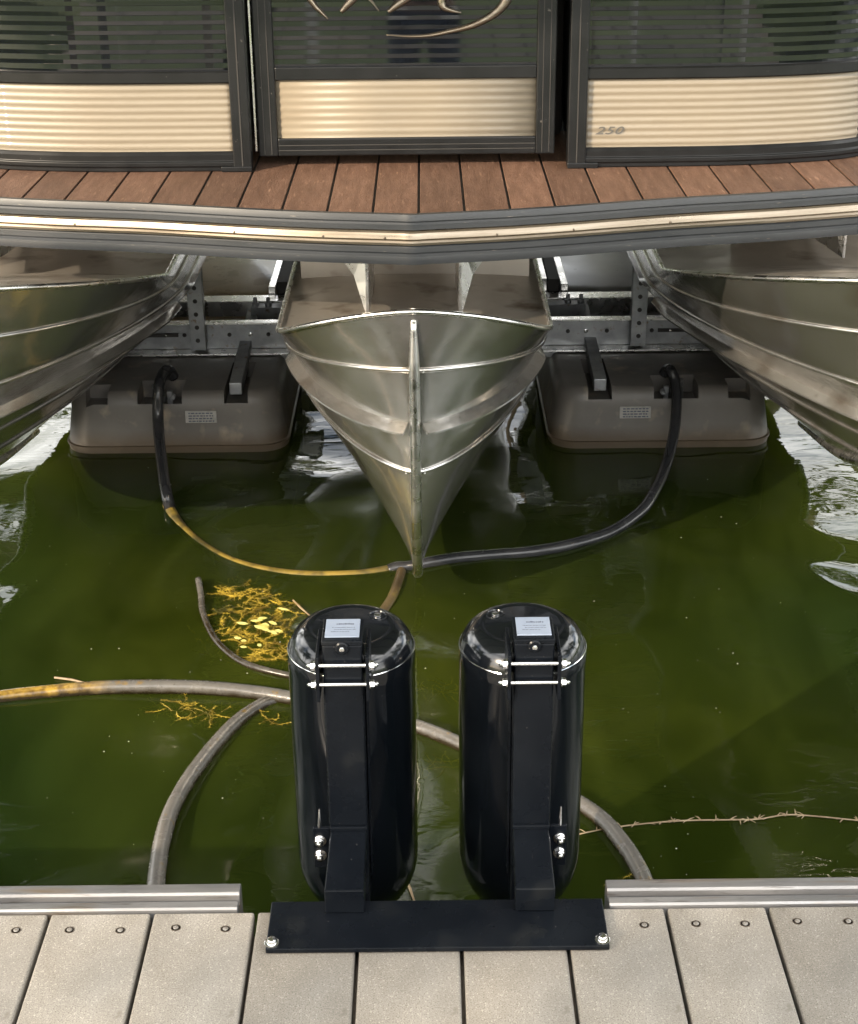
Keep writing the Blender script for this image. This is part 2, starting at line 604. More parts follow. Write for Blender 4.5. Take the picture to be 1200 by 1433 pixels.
screw_me = None
for i in range(len(gaps) - 1):
    o, cx = plank_at(gaps[i], gaps[i + 1])
    for sx in (-.036, .036):
        if -.16 < cx + sx < .2:
            continue
        s = MB()
        r = .0062
        # a dished recess ring with a screw head sunk in it
        base = Vector((cx + sx + random.uniform(-.002, .002), 1.773 + random.uniform(-.003, .003), 0))
        s.lathe(base, [(.0074, .0002), (.0068, .0006), (.0060, .0002), (.0044, .0002)], 16)
        k = s.build('screw_recess', MT['screw'], o, smooth=True)
        s = MB()
        s.lathe(base, [(.0040, .0003), (.0040, .0011), (.0032, .0015), (.0012, .0015), (.0010, .0008)], 14)
        k = s.build('screw', MT['screw_head'], o, smooth=True)
for cx, wd in ((-1.1, .5), (-1.7, .5), (-2.3, .5), (1.03, .5), (1.6, .5), (2.2, .5)):   # planks beyond the frame, same boards
    for q in range(4):
        plank_at(cx - .25 + q * .147 - .0 if cx > 0 else cx - .25 + q * .147 - .01, cx - .25 + q * .147 + .145)
s = MB()
s.box(-2.6, 2.8, -.9, 1.79, -.16, -.0295)
s.build('dock_frame', MT['wood'], dock)


def trim(x0, x1):
    prof = [(1.805, -.11), (1.867, -.11), (1.867, .0035), (1.864, .0065), (1.8445, .0065), (1.842, .003), (1.840, -.010), (1.832, -.010),
            (1.8295, .0025), (1.8255, .0045), (1.8135, .0045), (1.811, .0015)]
    s = MB()
    s.loft([[(x0, y, z) for y, z in prof], [(x1, y, z) for y, z in prof]])
    return s.build('edge_trim', MT['alu_trim'], dock, bevel=.0012)


trim(-2.6, -.281)
trim(.253, 2.8)

# ------------------------------------------------------------------ DOUBLE BUMPER on the dock edge
bump = thing('dock_bumper', (.008, 1.76, .003), 'pair of tall glossy black bumpers bolted to the dock edge on one black plate', 'dock bumper')
s = MB()
s.box(-.232, .243, 1.716, 1.818, .002, .010)
s.build('mounting_plate', MT['black_satin'], bump, bevel=.0015)
for bx in (-.224, .234):
    s = MB()
    s.lathe((bx, 1.7285, .010), [(.0105, 0), (.0105, .0015), (.0095, .002), (.0085, .002)], 24)
    s.lathe((bx, 1.7285, .012), [(.0072, 0), (.0072, .003), (.0055, .0058), (.0025, .0068), (.0003, .007)], 24)
    s.build('bolt', MT['chrome'], bump, smooth=True)


def hexnut(s, c, r, h, axis):
    s.lathe(c, [(r * .9, 0), (r, h * .12), (r, h * .88), (r * .9, h)], 6, axis)


def one_bumper(cx, side):
    """cx: post centre; side: -1 the fasteners stand left of the post, +1 right"""
    bx = cx + (.004 if side < 0 else -.0065)
    R = .0965
    prof = []
    top, bot = .332, -.195
    for k in range(13):            # rounded foot
        a = radians(90 * k / 12)
        prof.append((max(.002, R * .30 + R * .70 * sin(a)) if k else .002, bot + .105 * (1 - cos(a))))
    prof += [(R, .05), (R, .20), (R, .255), (R + .0006, .262), (R + .0006, .272), (R - .0004, .279), (R - .0020, .290), (R - .0060, .303), (R - .0120, .3135), (R - .0200, .3215),
             (R - .0290, .3265), (R - .0340, .3275), (R - .0370, .3262), (R - .0400, .3262), (R * .30, .3300), (.002, .3310)]
    s = MB()
    prof = [(r, h if h < .25 else .25 + (h - .25) * .86) for r, h in prof]
    s.lathe((bx, 2.080, 0), prof, 72)
    b = s.build('bumper', MT['black_gel'], bump, smooth=True, angle=50)
    # recessed lid mouldings
    s = MB()
    s.lathe((bx - side * .040, 2.108, .3160), [(.015, 0), (.0145, .0026), (.0130, .003), (.0120, .001), (.002, .001)], 30)
    s.build('vent_plug', MT['black_gel'], b, smooth=True)
    s = MB()
    s.lathe((bx - side * .040, 2.108, .3178), [(.0055, 0), (.0055, .0015), (.0008, .002)], 16)
    s.build('rivet', MT['chrome'], b, smooth=True)
    # highlight along the strap round the upper body, drawn as a chrome line
    s = MB()
    for h0, rr in ((.2815, .0011),):
        ring = []
        for k in range(49):
            a = radians(-60 + 300 * k / 48 - 0)
            a = radians(-68 + 316 * k / 48)
            ring.append((bx + (R - .0006) * cos(a), 2.080 + (R - .0006) * sin(a), h0))
        s.tube(ring, rr, 6)
    s.build('strap_edge', MT['chrome'], b, smooth=True)
    # channel post up the dock side of the bumper
    hw = .0278
    y0, y1 = 1.920, 1.985
    s = MB()
    s.box(cx - hw, cx + hw, y0, y1, -.10, .372)
    p = s.build('post', MT['black_satin'], bump, bevel=.0022)
    s = MB()
    s.box(cx - hw - .001, cx + hw + .001, y0 - .001, y1 + .002, .3725, .3795)
    s.build('cap', MT['black_satin'], p, bevel=.0015)
    s = MB()
    s.box(cx - hw + .0035, cx + hw - .0035, y0 + .009, y1 - .004, .3800, .3815)
    lab = s.build('name_label', MT['label'], p, bevel=.0005)
    s = MB()
    for (ly, x0, x1, n, th) in ((y1 - .021, -.009, .016, 9, .0042), (y1 - .030, -.015, .018, 16, .0012), (y1 - .036, -.012, .019, 15, .0012), (y1 - .042, -.016, .010, 12, .0012)):
        for k in range(n):
            a = x0 + (x1 - x0) * k / n
            b_ = a + (x1 - x0) / n * random.uniform(.45, .8)
            s.box(cx + a, cx + b_, ly, ly + th * random.uniform(.6, 1), .38155, .38185)
    s.build('label_print', MT['ink'], p)
    s = MB()                                     # little latch with its screw under the cap
    s.lathe((cx, y0, .3695), [(.0095, .001), (.0095, -.003), (.0075, -.0045), (.0035, -.0045), (.0030, -.0065), (.0006, -.007)], 20, 'Y')
    s.build('latch', MT['black_satin'], p, smooth=True)
    s = MB()
    s.lathe((cx, y0 - .0045, .3690), [(.0036, 0), (.0036, -.002), (.001, -.003)], 14, 'Y')
    s.build('latch_screw', MT['chrome'], p, smooth=True)
    # side flanges gripping the bumper, with two clamp rods across the post
    for sx in (-1, 1):
        s = MB()
        fx = cx + sx * (hw + .0075)
        s.box(fx - .0025, fx + .0025, y0 - .010, y1 + .01, .286, .358)
        s.build('flange', MT['black_satin'], p, bevel=.001)
        s = MB()
        q0, q1 = hw + .001, hw + .0044
        s.box(cx + sx * q0 if sx > 0 else cx - q1, cx + q1 if sx > 0 else cx - q0, y1 - .02, y1 + .035, -.06, .27)
        s.build('flange', MT['black_satin'], p, bevel=.0008)
    for z in (.3440, .3130):
        s = MB()
        s.tube([(cx - hw - .014, y0 - .0065, z), (cx + hw + .014, y0 - .0065, z)], .0030, 12)
        rod = s.build('clamp_rod', MT['chrome'], p, smooth=True)
        s = MB()
        for sx in (-1, 1):
            s = MB()
            c0 = (cx + sx * (hw + .0102), y0 - .0065, z)
            s.lathe(c0, [(.0078, 0), (.0078, .0012 * sx)], 18, 'X')
            hexnut(s, (c0[0] + sx * .0012, c0[1], c0[2]), .0066, .0055 * sx, 'X')
            s.lathe((c0[0] + sx * .0067, c0[1], c0[2]), [(.0031, 0), (.0031, .004 * sx), (.0008, .006 * sx)], 12, 'X')
            s.build('nut', MT['chrome'], p, smooth=True, angle=25)
    # fasteners beside the foot of the post
    fx = cx + side * (hw + .0155)
    s = MB()
    s.box(min(cx + side * hw, fx + side * .010), max(cx + side * hw, fx + side * .010), 1.921, 1.926, -.01, .062)
    s.build('foot_flange', MT['black_satin'], p, bevel=.001)
    for z in (.040, .014):
        s = MB()
        s.lathe((fx, 1.921, z), [(.0094, 0), (.0094, -.0015)], 20, 'Y')
        hexnut(s, (fx, 1.9195, z), .0078, -.0062, 'Y')
        s.lathe((fx, 1.9133, z), [(.0050, 0), (.0048, -.003), (.0034, -.0055), (.0008, -.0066)], 16, 'Y')
        s.build('acorn_nut', MT['chrome'], p, smooth=True, angle=28)
    s = MB()
    s.tube([(fx, 1.9235, .062), (fx + .0005, 1.9235, .077), (fx + .001, 1.9235, .094)], [.0030, .0022, .0010], 8)
    s.build('stud', MT['chrome'], p, smooth=True)
    # horizontal arm from the plate out to the post
    s = MB()
    ax0, ax1 = cx - .0265, cx + .0265
    s.hull8([(ax0 - .003, 1.79, .0105), (ax1 + .000, 1.79, .0105), (ax1, 1.9195, .016), (ax0, 1.9195, .016)],
            [(ax0 - .003, 1.79, .050), (ax1 + .000, 1.79, .050), (ax1, 1.9195, .062), (ax0, 1.9195, .062)])
    a = s.build('arm', MT['black_satin'], bump, bevel=.002)
    s = MB()
    s.box(ax0 - .001, ax1 + .001, 1.9130, 1.9185, .0615, .068)
    s.build('weld_lip', MT['black_satin'], a, bevel=.001)
    return b


one_bumper(-.124, -1)
one_bumper(.146, 1)

# ------------------------------------------------------------------ PONTOON BOAT
BX = -.03
boat = thing('pontoon_boat', (BX, 6.5, -.38), 'pontoon boat with cream ribbed lower panels, teak front deck and three pointed aluminium hulls', 'pontoon boat')
DECK = .62
half_edge = [(0, 3.333), (.03, 3.338), (.10, 3.348), (.2, 3.363), (.32, 3.388), (.45, 3.421), (.6, 3.458), (.8, 3.495), (.95, 3.53), (1.08, 3.570), (1.18, 3.64), (1.25, 3.75), (1.29, 3.92), (1.30, 4.1)]
pl = smooth_path([(BX - x, y, 0) for x, y in reversed(half_edge[1:])] + [(BX + x, y, 0) for x, y in half_edge], 5)
edge_path = [(BX - 1.30, 7.0)] + [(p.x, p.y) for p in pl] + [(BX + 1.30, 7.0)]


def edge_y(x):
    d = abs(x - BX)
    return interp(half_edge, d)


# deck board core
s = MB()
inner = []
P = [Vector(p) for p in edge_path]
for i, p in enumerate(P):
    a, b = P[max(i - 1, 0)], P[min(i + 1, len(P) - 1)]
    t = (b - a).normalized()
    inner.append(p + Vector((-t.y, t.x)) * .012)
n = len(inner)
s.add([(p.x, p.y, .555) for p in inner] + [(p.x, p.y, .6155) for p in inner], [tuple(range(n)), tuple(range(2 * n - 1, n - 1, -1))] + [(i, (i + 1) % n, n + (i + 1) % n, n + i) for i in range(n)])
s.build('deck_board', MT['seam'], boat)
# planks of the foredeck
k0 = -.0155
kx = [k0 + .1003 * i for i in range(-14, 14)]
for i in range(len(kx) - 1):
    a, b = kx[i] + .0028, kx[i + 1] - .0028
    if a - BX < -1.27 or b - BX > 1.27:
        continue
    xs = [a + (b - a) * t / 4 for t in range(5)]
    fr_ = [(x, edge_y(x) + .014, 0) for x in xs]
    bk = [(x, 4.25, 0) for x in reversed(xs)]
    ring = fr_ + bk
    s = MB()
    s.loft([[(p[0], p[1], .6165) for p in ring], [(p[0], p[1], .6205) for p in ring]])
    s.build('deck_plank', MT['teak'], boat, bevel=.0012)
# rub rail in three bands
s = MB()
s.sweep(edge_path, [(-.016, .6215), (-.016, .626), (.002, .627), (.0045, .620), (.0055, .6135), (.0035, .610), (.0060, .606), (.0060, .5945), (-.004, .5935), (-.02, .6)])
s.build('upper_rub_rail', MT['grey_rubber'], boat, smooth=True, angle=25)
s = MB()
s.sweep(edge_path, [(-.004, .593), (.009, .5925), (.013, .589), (.015, .583), (.0165, .577), (.0130, .572), (.0155, .568), (.0135, .5625), (.008, .561), (-.004, .561)])
s.build('rub_rail_insert', MT['alu_rail'], boat, smooth=True, angle=25)
s = MB()
s.sweep(edge_path, [(-.004, .5605), (.004, .5600), (.0065, .556), (.0065, .545), (.004, .541), (.0085, .536), (.0095, .527), (.0065, .518), (-.004, .5165), (-.02, .5165)])
s.build('lower_rub_rail', MT['grey_rubber'], boat, smooth=True, angle=25)
for (px, py) in ((97, 335), (330, 340), (455, 343), (540, 347), (693, 345), (800, 341), (940, 331), (1140, 312)):
    p = at(px, py, y=3.40)
    s = MB()
    yy = edge_y(p.x)
    s.lathe((p.x, yy - .0155, .578), [(.0035, 0), (.0035, -.001), (.001, -.002)], 10, 'Y')
    s.build('rail_screw', MT['screw'], boat, smooth=True)
s = MB()
s.box(BX - 1.24, BX + 1.24, 3.72, 6.95, .508, .5125)
s.build('underskin', MT['alu_dull'], boat)
# cross-members below the deck
for y in (3.9, 4.5, 5.1, 5.7, 6.3, 6.85):
    s = MB()
    s.box(BX - 1.26, BX + 1.26, y, y + .04, .48, .553)
    s.build('cross_member', MT['alu'], boat)

# --- fence
fhalf = [(.36, 3.815), (.55, 3.815), (.75, 3.819), (.9, 3.838), (1.03, 3.872), (1.12, 3.93), (1.18, 4.02), (1.21, 4.15), (1.22, 4.3)]


def fence_path(side, a, b=None):
    pts = smooth_path([(x, y, 0) for x, y in fhalf], 9)
    pts = [p for p in pts if p.x >= a - 1e-6]
    if pts[0].x > a + .004:
        pts = [Vector((a, interp(fhalf, a), 0))] + pts
    r = [(BX + side * p.x, p.y) for p in pts] + [(BX + side * 1.22, 6.9)]
    return r if side > 0 else list(reversed(r))


def rib_profile(z0, z1, pitch, amp, off, back):
    """soft round ribs"""
    n = round((z1 - z0) / pitch)
    pr = []
    for i in range(n * 8 + 1):
        z = z0 + (z1 - z0) * i / (n * 8)
        c_ = cos((i % 8) / 8 * 2 * pi)
        pr.append((off + amp * (1 if c_ > .5 else -1 if c_ < -.5 else c_ * 2), z))
    return pr + [(back, z1), (back, z0)]


def fold_profile(z0, z1, pitch, off, back):
    """folded ribs: one face leaning back a little, the next leaning forward"""
    n = round((z1 - z0) / pitch)
    h = (z1 - z0) / n
    pr = []
    for i in range(n):
        z = z0 + h * i
        pr += [(off, z), (off + .0002, z + h * .04), (off + .0006, z + h * .46), (off + .0006, z + h * .50), (off + .00005, z + h * .96)]
    return pr + [(off, z1), (back, z1), (back, z0)]


Z = dict(b0=.622, b1=.668, c1=.828, m1=.857, t1=1.262, top=1.31)
for side in (-1, 1):
    a0 = .388 if side < 0 else .372
    fp = fence_path(side, a0)
    q = a0 + .040
    ip = fence_path(side, q)
    name_lab = 'left front fence section' if side < 0 else 'right front fence section with 250 on it'
    # rails
    s = MB()
    s.sweep(fp, [(.016, Z['b0']), (.016, Z['b0'] + .010), (.019, Z['b0'] + .012), (.019, Z['b0'] + .022), (.016, Z['b0'] + .024), (.016, Z['b1'] - .008), (.011, Z['b1']), (-.016, Z['b1']), (-.016, Z['b0'])])
    fr = s.build('fence_frame', MT['black_frame'], boat, bevel=.0015)
    for (za, zb) in ((Z['c1'], Z['m1']), (Z['t1'], Z['top'])):
        s = MB()
        s.sweep(fp, [(.013, za), (.016, za + .004), (.016, zb - .004), (.013, zb), (-.014, zb), (-.014, za)])
        s.build('rail', MT['black_frame'], fr, bevel=.001)
    # end post
    xa, xb = BX + side * a0, BX + side * (a0 + .044)
    s = MB()
    s.box(min(xa, xb), max(xa, xb), 3.793, 3.833, .6216, 1.315)
    s.build('fence_post', MT['black_frame'], fr, bevel=.003)
    s = MB()
    xm = BX + side * (a0 + .022)
    s.box(xm - .0015, xm + .0015, 3.7915, 3.794, .63, 1.31)
    s.build('post_groove', MT['seam'], fr)
    s = MB()
    s.box(min(xa, xb) + (.0 if side > 0 else -.03), max(xa, xb) + (.03 if side > 0 else 0), 3.79, 3.80, .6212, .634)
    s.build('fence_foot', MT['black_frame'], fr, bevel=.002)
    s = MB()
    s.sweep(ip, rib_profile(Z['b1'] - .006, Z['c1'] + .004, .0175, .0009, .006, -.004))
    s.build('lower_panel', MT['cream'], boat, smooth='all')
    s = MB()
    s.sweep(ip, fold_profile(Z['m1'] - .004, Z['t1'] + .004, .0212, .006, -.004))
    s.build('upper_panel', MT['black_gloss'], boat)
# --- gate
GX0, GX1 = BX - .372, BX + .343
gy = 3.842
st = .046
s = MB()
s.box(GX0, GX0 + st, gy - .017, gy + .017, .650, 1.30)
s.box(GX1 - st, GX1, gy - .017, gy + .017, .650, 1.30)
s.box(GX0 + st, GX1 - st, gy - .015, gy + .015, .650, .692)
s.box(GX0 + st, GX1 - st, gy - .015, gy + .015, .829, .860)
s.box(GX0 + st, GX1 - st, gy - .015, gy + .015, 1.262, 1.299)
gf = s.build('gate_frame', MT['black_frame'], boat, bevel=.003)
for gx in (GX0 + .014, GX0 + .031, GX1 - .014, GX1 - .031):
    s = MB()
    s.box(gx - .001, gx + .001, gy - .0186, gy - .0172, .655, 1.295)
    s.build('groove', MT['seam'], gf)
for gz in (.664, .676):
    s = MB()
    s.box(GX0 + st + .001, GX1 - st - .001, gy - .0166, gy - .0152, gz - .001, gz + .001)
    s.build('groove', MT['seam'], gf)
s = MB()
s.box(GX0 - .0105, GX0 - .0045, gy - .004, gy + .012, .66, 1.29)
s.build('hinge_rod', MT['alu_bright'], gf, bevel=.001)
gp = [(GX0 + st - .004, gy), (GX0 + .3, gy), (GX1 - .3, gy), (GX1 - st + .004, gy)]
s = MB()
s.sweep(gp, rib_profile(.688, .833, .0175, .0007, .006, -.004))
s.build('lower_panel', MT['cream'], boat, smooth='all')
s = MB()
s.sweep(gp, fold_profile(.856, 1.266, .0212, .006, -.004))
s.build('upper_panel', MT['black_gloss'], boat)


s = MB()
s.box(BX - 1.15, BX - .42, 3.90, 4.5, .625, 1.22)  # unseen dark box added behind the fence so its gaps read black
s.build('bench_seat', MT['seam'], boat, bevel=.02)
s = MB()
s.box(BX + .40, BX + 1.15, 3.90, 4.5, .625, 1.22)
s.build('bench_seat', MT['seam'], boat, bevel=.02)
s = MB()
s.box(BX - .41, BX + .39, 4.15, 4.5, .625, 1.22)  # unseen dark box added behind the gate, keeps its gaps black
s.build('console', MT['seam'], boat, bevel=.02)


# raised chrome script on the gate (the strokes the photograph shows)
def stroke(pts, name='script_stroke'):
    """pts: (px, py, half width px)"""
    P = smooth_path([(a, b, c) for a, b, c in pts], 6)
    L, R_ = [], []
    for i, p in enumerate(P):
        a, b = P[max(i - 1, 0)], P[min(i + 1, len(P) - 1)]
        t = Vector((b.x - a.x, b.y - a.y)).normalized()
        nn = Vector((-t.y, t.x)) * max(p.z, .4)
        L.append(at(p.x + nn.x, p.y + nn.y, y=gy - .008))
        R_.append(at(p.x - nn.x, p.y - nn.y, y=gy - .008))
    s = MB()
    rings = []
    for l, r in zip(L, R_):
        c = (l + r) / 2
        rings.append([l, (l * .75 + r * .25) + Vector((0, -.0045, 0)), c + Vector((0, -.006, 0)), (l * .25 + r * .75) + Vector((0, -.0045, 0)), r, c + Vector((0, .002, 0))])
    s.loft(rings)
    return s.build(name, MT['alu_rail'], sc_, smooth='all')


s = MB()
s.box(BX - .20, BX + .24, gy - .0085, gy - .0072, 1.06, 1.075)
sc_ = s.build('script_emblem', MT['black_frame'], boat)
stroke([(424, -40, 3), (430, -8, 4.5), (440, 8, 4), (450, 18, 3), (459, 27, 1.2)])
stroke([(506, -25, 5), (494, -2, 6), (485, 8, 5), (477, 17, 3.5)])
stroke([(500, -30, 3), (512, -6, 2), (522, 5, 1.6), (530, 16, .8)])
stroke([(590, -25, 5), (570, -3, 6), (556, 7, 5.5), (543, 17, 3)])
stroke([(628, -30, 4), (618, -2, 6), (620, 10, 5), (632, 15, 3.5), (645, 18, 1.2)])
stroke([(716, -40, 6), (711, -6, 7), (700, 12, 6.5), (680, 27, 5.5), (655, 38, 4.5), (630, 44, 3.6), (600, 50, 2.8), (570, 51, 2), (540, 49, .9)])

# "250"
fc = bpy.data.curves.new('txt', 'FONT')
fc.body = '250'
fc.size = .0265
fc.shear = .35
fc.space_character = 1.12
fc.extrude = .0003
fc.offset = .00025
to = bpy.data.objects.new('txt', fc)
COL.objects.link(to)
bpy.context.view_layer.update()
me = bpy.data.meshes.new_from_object(to.evaluated_get(bpy.context.evaluated_depsgraph_get()))
bpy.data.objects.remove(to)
me.materials.clear()
me.materials.append(MT['decal'])
tx = bpy.data.objects.new('number_decal', me)
COL.objects.link(tx)
tx.parent = boat
p = at(832, 188, y=3.806)
tx.rotation_euler = (radians(90), 0, 0)
tx.location = p - origin(boat)
tx.scale = (1.5, .95, 1)

# --- hulls
STEM = [(0, 3.36, .402), (.15, 3.365, .27), (.32, 3.375, .13), (.47, 3.39, .005), (.62, 3.42, -.13), (.75, 3.47, -.26), (.85, 3.54, -.34), (.93, 3.72, -.385), (1, 4.1, -.40)]
STEM_OUT = [(0, 3.217, .50), (.32, 3.313, .185), (.6, 3.552, -.015), (.8, 3.838, -.175), (.93, 4.173, -.295), (1, 4.65, -.386)]


def hull_pt(cx, dy, W, v, t, ex=0):
    """t 0..1 from where the side leaves the tube to the stem; right half. ex: the raked outer hulls"""
    stem = STEM_OUT if ex else STEM
    ys = interp([(a, b) for a, b, c in stem], v) + dy
    zt = interp([(a, c) for a, b, c in stem], v)
    if ex:
        if v < .49:
            wx, zs = W, .29 - .17 * v / .49
        else:
            q = (v - .49) / .51
            wx, zs = W * (1 - q) ** .752, .12 - .506 * q
        yb = interp([(0, 4.06), (.15, 4.213), (.32, 4.367), (.5, 4.571), (.7, 4.757), (1, 5.036)], v)
    else:
        if v < .498:
            wx, zs = W, .29 - .263 * v / .498
        else:
            q = (v - .498) / .502
            wx, zs = W * (1 - q) ** .645, .027 - .407 * q
        yb = interp([(0, 3.60), (.15, 3.776), (.32, 4.04), (.5, 4.152), (.7, 4.264), (1, 4.687)], v) + dy
    a = interp([(0, 2.2), (.15, 1.9), (.4, 1.55 if ex else 1.73), (1, 1.3 if ex else 1.2)], v)
    b = interp([(0, .62), (.15, .72), (.4, .85 if ex else .635), (1, 1.0)], v)
    x = wx * max(0, 1 - t ** a) ** b
    y = yb + (ys - yb) * t
    z = zs + (zt - zs) * t ** (interp([(0, 1.0), (.32, 1.6)], v) if ex else 1.6)
    return Vector((cx + x, y, z))


def mir(p, cx):
    return Vector((2 * cx - p.x, p.y, p.z))


def hull(cx, dy, W, yend, ex=0, Wo=None, outer=0):
    """Wo: half width on the boat's outer side (outer: +1 when that is the right-hand side)"""
    W0 = W
    sW = {1: (Wo if outer > 0 else W), -1: (Wo if outer < 0 else W)} if Wo else {1: W, -1: W}
    NV, NT = 34, 26
    ts = [1 - (1 - i / NT) ** 1.6 for i in range(NT + 1)]
    s = MB()
    for sgn in (1, -1):
        rows = []
        for i in range(NV + 1):
            v = i / NV
            row = [hull_pt(cx, dy, sW[sgn], v, t, ex) for t in ts]
            e = row[0].copy()
            e.y = yend
            row = [e] + row
            if sgn < 0:
                row = [mir(p, cx) for p in row]
            rows.append(row)
        s.loft(rows, closed=False)
    h = s.build('pontoon_hull', MT['alu'], boat, smooth='all')
    # top shelf, slightly sunk below its rim
    s = MB()
    rows = []
    for t in [0] + ts:
        r, l = [hull_pt(cx, dy, sW[q], 0, t, ex) for q in (1, -1)]
        if not rows:
            r.y = l.y = yend
        l = mir(l, cx)
        rows.append([Vector((l.x + (r.x - l.x) * k, r.y + .004, r.z - .004 + .012 * (1 - (2 * k - 1) ** 2))) for k in [j / 16 for j in range(17)]])
    s.loft(rows, closed=False)
    s.build('top_shelf', MT['alu_dull'], h, smooth='all')
    # bright rim
    eR = [hull_pt(cx, dy, sW[1], 0, t, ex) for t in ts]
    eL = [mir(hull_pt(cx, dy, sW[-1], 0, t, ex), cx) for t in ts]
    e0, e1 = eR[0].copy(), eL[0].copy()
    e0.y = e1.y = yend
    full = [e0] + eR + list(reversed(eL[:-1])) + [e1]
    s = MB()
    s.tube(full, .0065, 8)
    s.build('top_rim', MT['alu_bright'], h, smooth='all')
    # keel bar along the stem
    s = MB()
    st_ = smooth_path([(cx, b + dy - .002, c - (.022 if a == 0 else 0)) for a, b, c in (STEM_OUT if ex else STEM)], 5)
    s.tube(st_, [min(.0125, .006 + .0014 * k) for k in range(len(st_))], 12)
    s.build('keel_bar', MT['alu_bright'], h, smooth='all')
    # strakes
    for v, kind in (((.15, 'rib'), (.33, 'rib'), (.52, 'flange'), (.66, 'rib'), (.80, 'rib')) if ex else ((.16, 'rib'), (.33, 'flange'), (.475, 'rib'))):
        for sgn in (1, -1):
            row = [hull_pt(cx, dy, sW[sgn], v, t, ex) for t in ts[:-1]]
            if kind == 'rib':
                row = row + [hull_pt(cx, dy, sW[sgn], v, .997, ex)]
                e = row[0].copy()
                e.y = yend
                row = [e] + row
                if sgn < 0:
                    row = [mir(p, cx) for p in row]
                s = MB()
                s.tube(row, .0065, 8)
                s.build('strake', MT['alu'], h, smooth='all')
            else:
                rings = []
                for k, p in enumerate(row[2:]):
                    kk = k + 2
                    a, b = row[kk - 1], row[min(kk + 1, len(row) - 1)]
                    tt = (b - a).normalized()
                    nn = Vector((-tt.y, tt.x, 0)).normalized()
                    if nn.x < 0:
                        nn = -nn
                    fl = .031 if k > 1 else .031 * (.45 + .25 * k)
                    o_ = nn * fl + Vector((0, 0, -.012))
                    up_ = Vector((0, 0, .012))
                    rings.append([p - nn * .004, p + o_, p + o_ + Vector((0, 0, .0045)), p - nn * .004 + up_])
                if sgn < 0:
                    rings = [[mir(q_, cx) for q_ in r] for r in rings]
                s = MB()
                s.loft(rings)
                s.build('spray_flange', MT['alu'], h, smooth=True, angle=30)
    # weld beads where the strakes meet the keel
    rw = random.Random(int(cx * 100) + 3)
    for v in ((.16, .33, .475) if not ex else ()):
        for sgn in (-1, 1):
            s = MB()
            p0 = hull_pt(cx, dy, W0, v, .985)
            p0.x = cx + sgn * .018
            for q in range(6):
                c0 = p0 + Vector((sgn * rw.uniform(0, .006), -.002 + rw.uniform(-.004, .001), rw.uniform(-.008, .006)))
                r0 = rw.uniform(.0014, .0028)
                s.lathe(c0, [(.0003, -r0 * .7), (r0, -r0 * .3), (r0 * .9, r0 * .4), (.0003, r0 * .7)], 7)
            s.build('weld_bead', MT['alu_bright'], h, smooth='all', kind='stuff')
    # uprights tying the shelf to the deck
    if ex:
        dy = .46
    for sgn in (-1, 1):
        x = cx + sgn * .107
        s = MB()
        s.hull8([(x - .003, 3.50 + dy, .345), (x + .003, 3.50 + dy, .345), (x + .003, 3.50 + dy, .516), (x - .003, 3.50 + dy, .516)],
                [(x - .003, 3.95 + dy, .300), (x + .003, 3.95 + dy, .300), (x + .003, 3.95 + dy, .516), (x - .003, 3.95 + dy, .516)])
        g_ = s.build('deck_bracket', MT['alu_bright'], h)
        s = MB()
        o = sgn
        s.add([(x + o * .0032, 3.503 + dy, .347), (x + o * .0032, 3.503 + dy, .516), (x + o * .085, 3.53 + dy, .516), (x + o * .03, 3.515 + dy, .44),
               (x + o * .0032, 3.507 + dy, .347), (x + o * .0032, 3.507 + dy, .516), (x + o * .085, 3.534 + dy, .516), (x + o * .03, 3.519 + dy, .44)],
              [(0, 1, 2, 3), (4, 7, 6, 5), (0, 3, 7, 4), (3, 2, 6, 7), (2, 1, 5, 6), (1, 0, 4, 5)])
        s.build('bracket_wing', MT['alu_bright'], h)
    s = MB()
    s.box(cx - .30, cx + .30, 4.02 + dy, 4.03 + dy, .28, .516)
    s.build('shelf_bulkhead', MT['alu_dull'], h)
    return h


hull(BX, 0.0, .325, 6.9)
hull(BX - 1.215, 0, .555, 6.9, .30, .12, -1)
hull(BX + 1.215, 0, .555, 6.9, .30, .12, 1)

# ------------------------------------------------------------------ BOAT LIFT
lift = thing('boat_lift', (BX, 5.3, WATER), 'floating boat lift with grey plastic tanks and metal cross-beams behind the hulls', 'boat lift')
tank_meshes = {}


def boolean_cut(body, cutters):
    tmp = bpy.data.meshes.new('c')
    tmp.from_pydata([tuple(p) for p in cutters.v], [], cutters.f)
    bm = bmesh.new()
    bm.from_mesh(tmp)
    bmesh.ops.recalc_face_normals(bm, faces=bm.faces)
    bm.to_mesh(tmp)
    bm.free()
    co = bpy.data.objects.new('c', tmp)
    COL.objects.link(co)
    bo = bpy.data.objects.new('b', body)
    COL.objects.link(bo)
    md = bo.modifiers.new('x', 'BOOLEAN')
    md.object = co
    md.operation = 'DIFFERENCE'
    md.solver = 'EXACT'
    bpy.context.view_layer.update()
    r = bpy.data.meshes.new_from_object(bo.evaluated_get(bpy.context.evaluated_depsgraph_get()))
    bpy.data.objects.remove(bo)
    bpy.data.objects.remove(co)
    return r


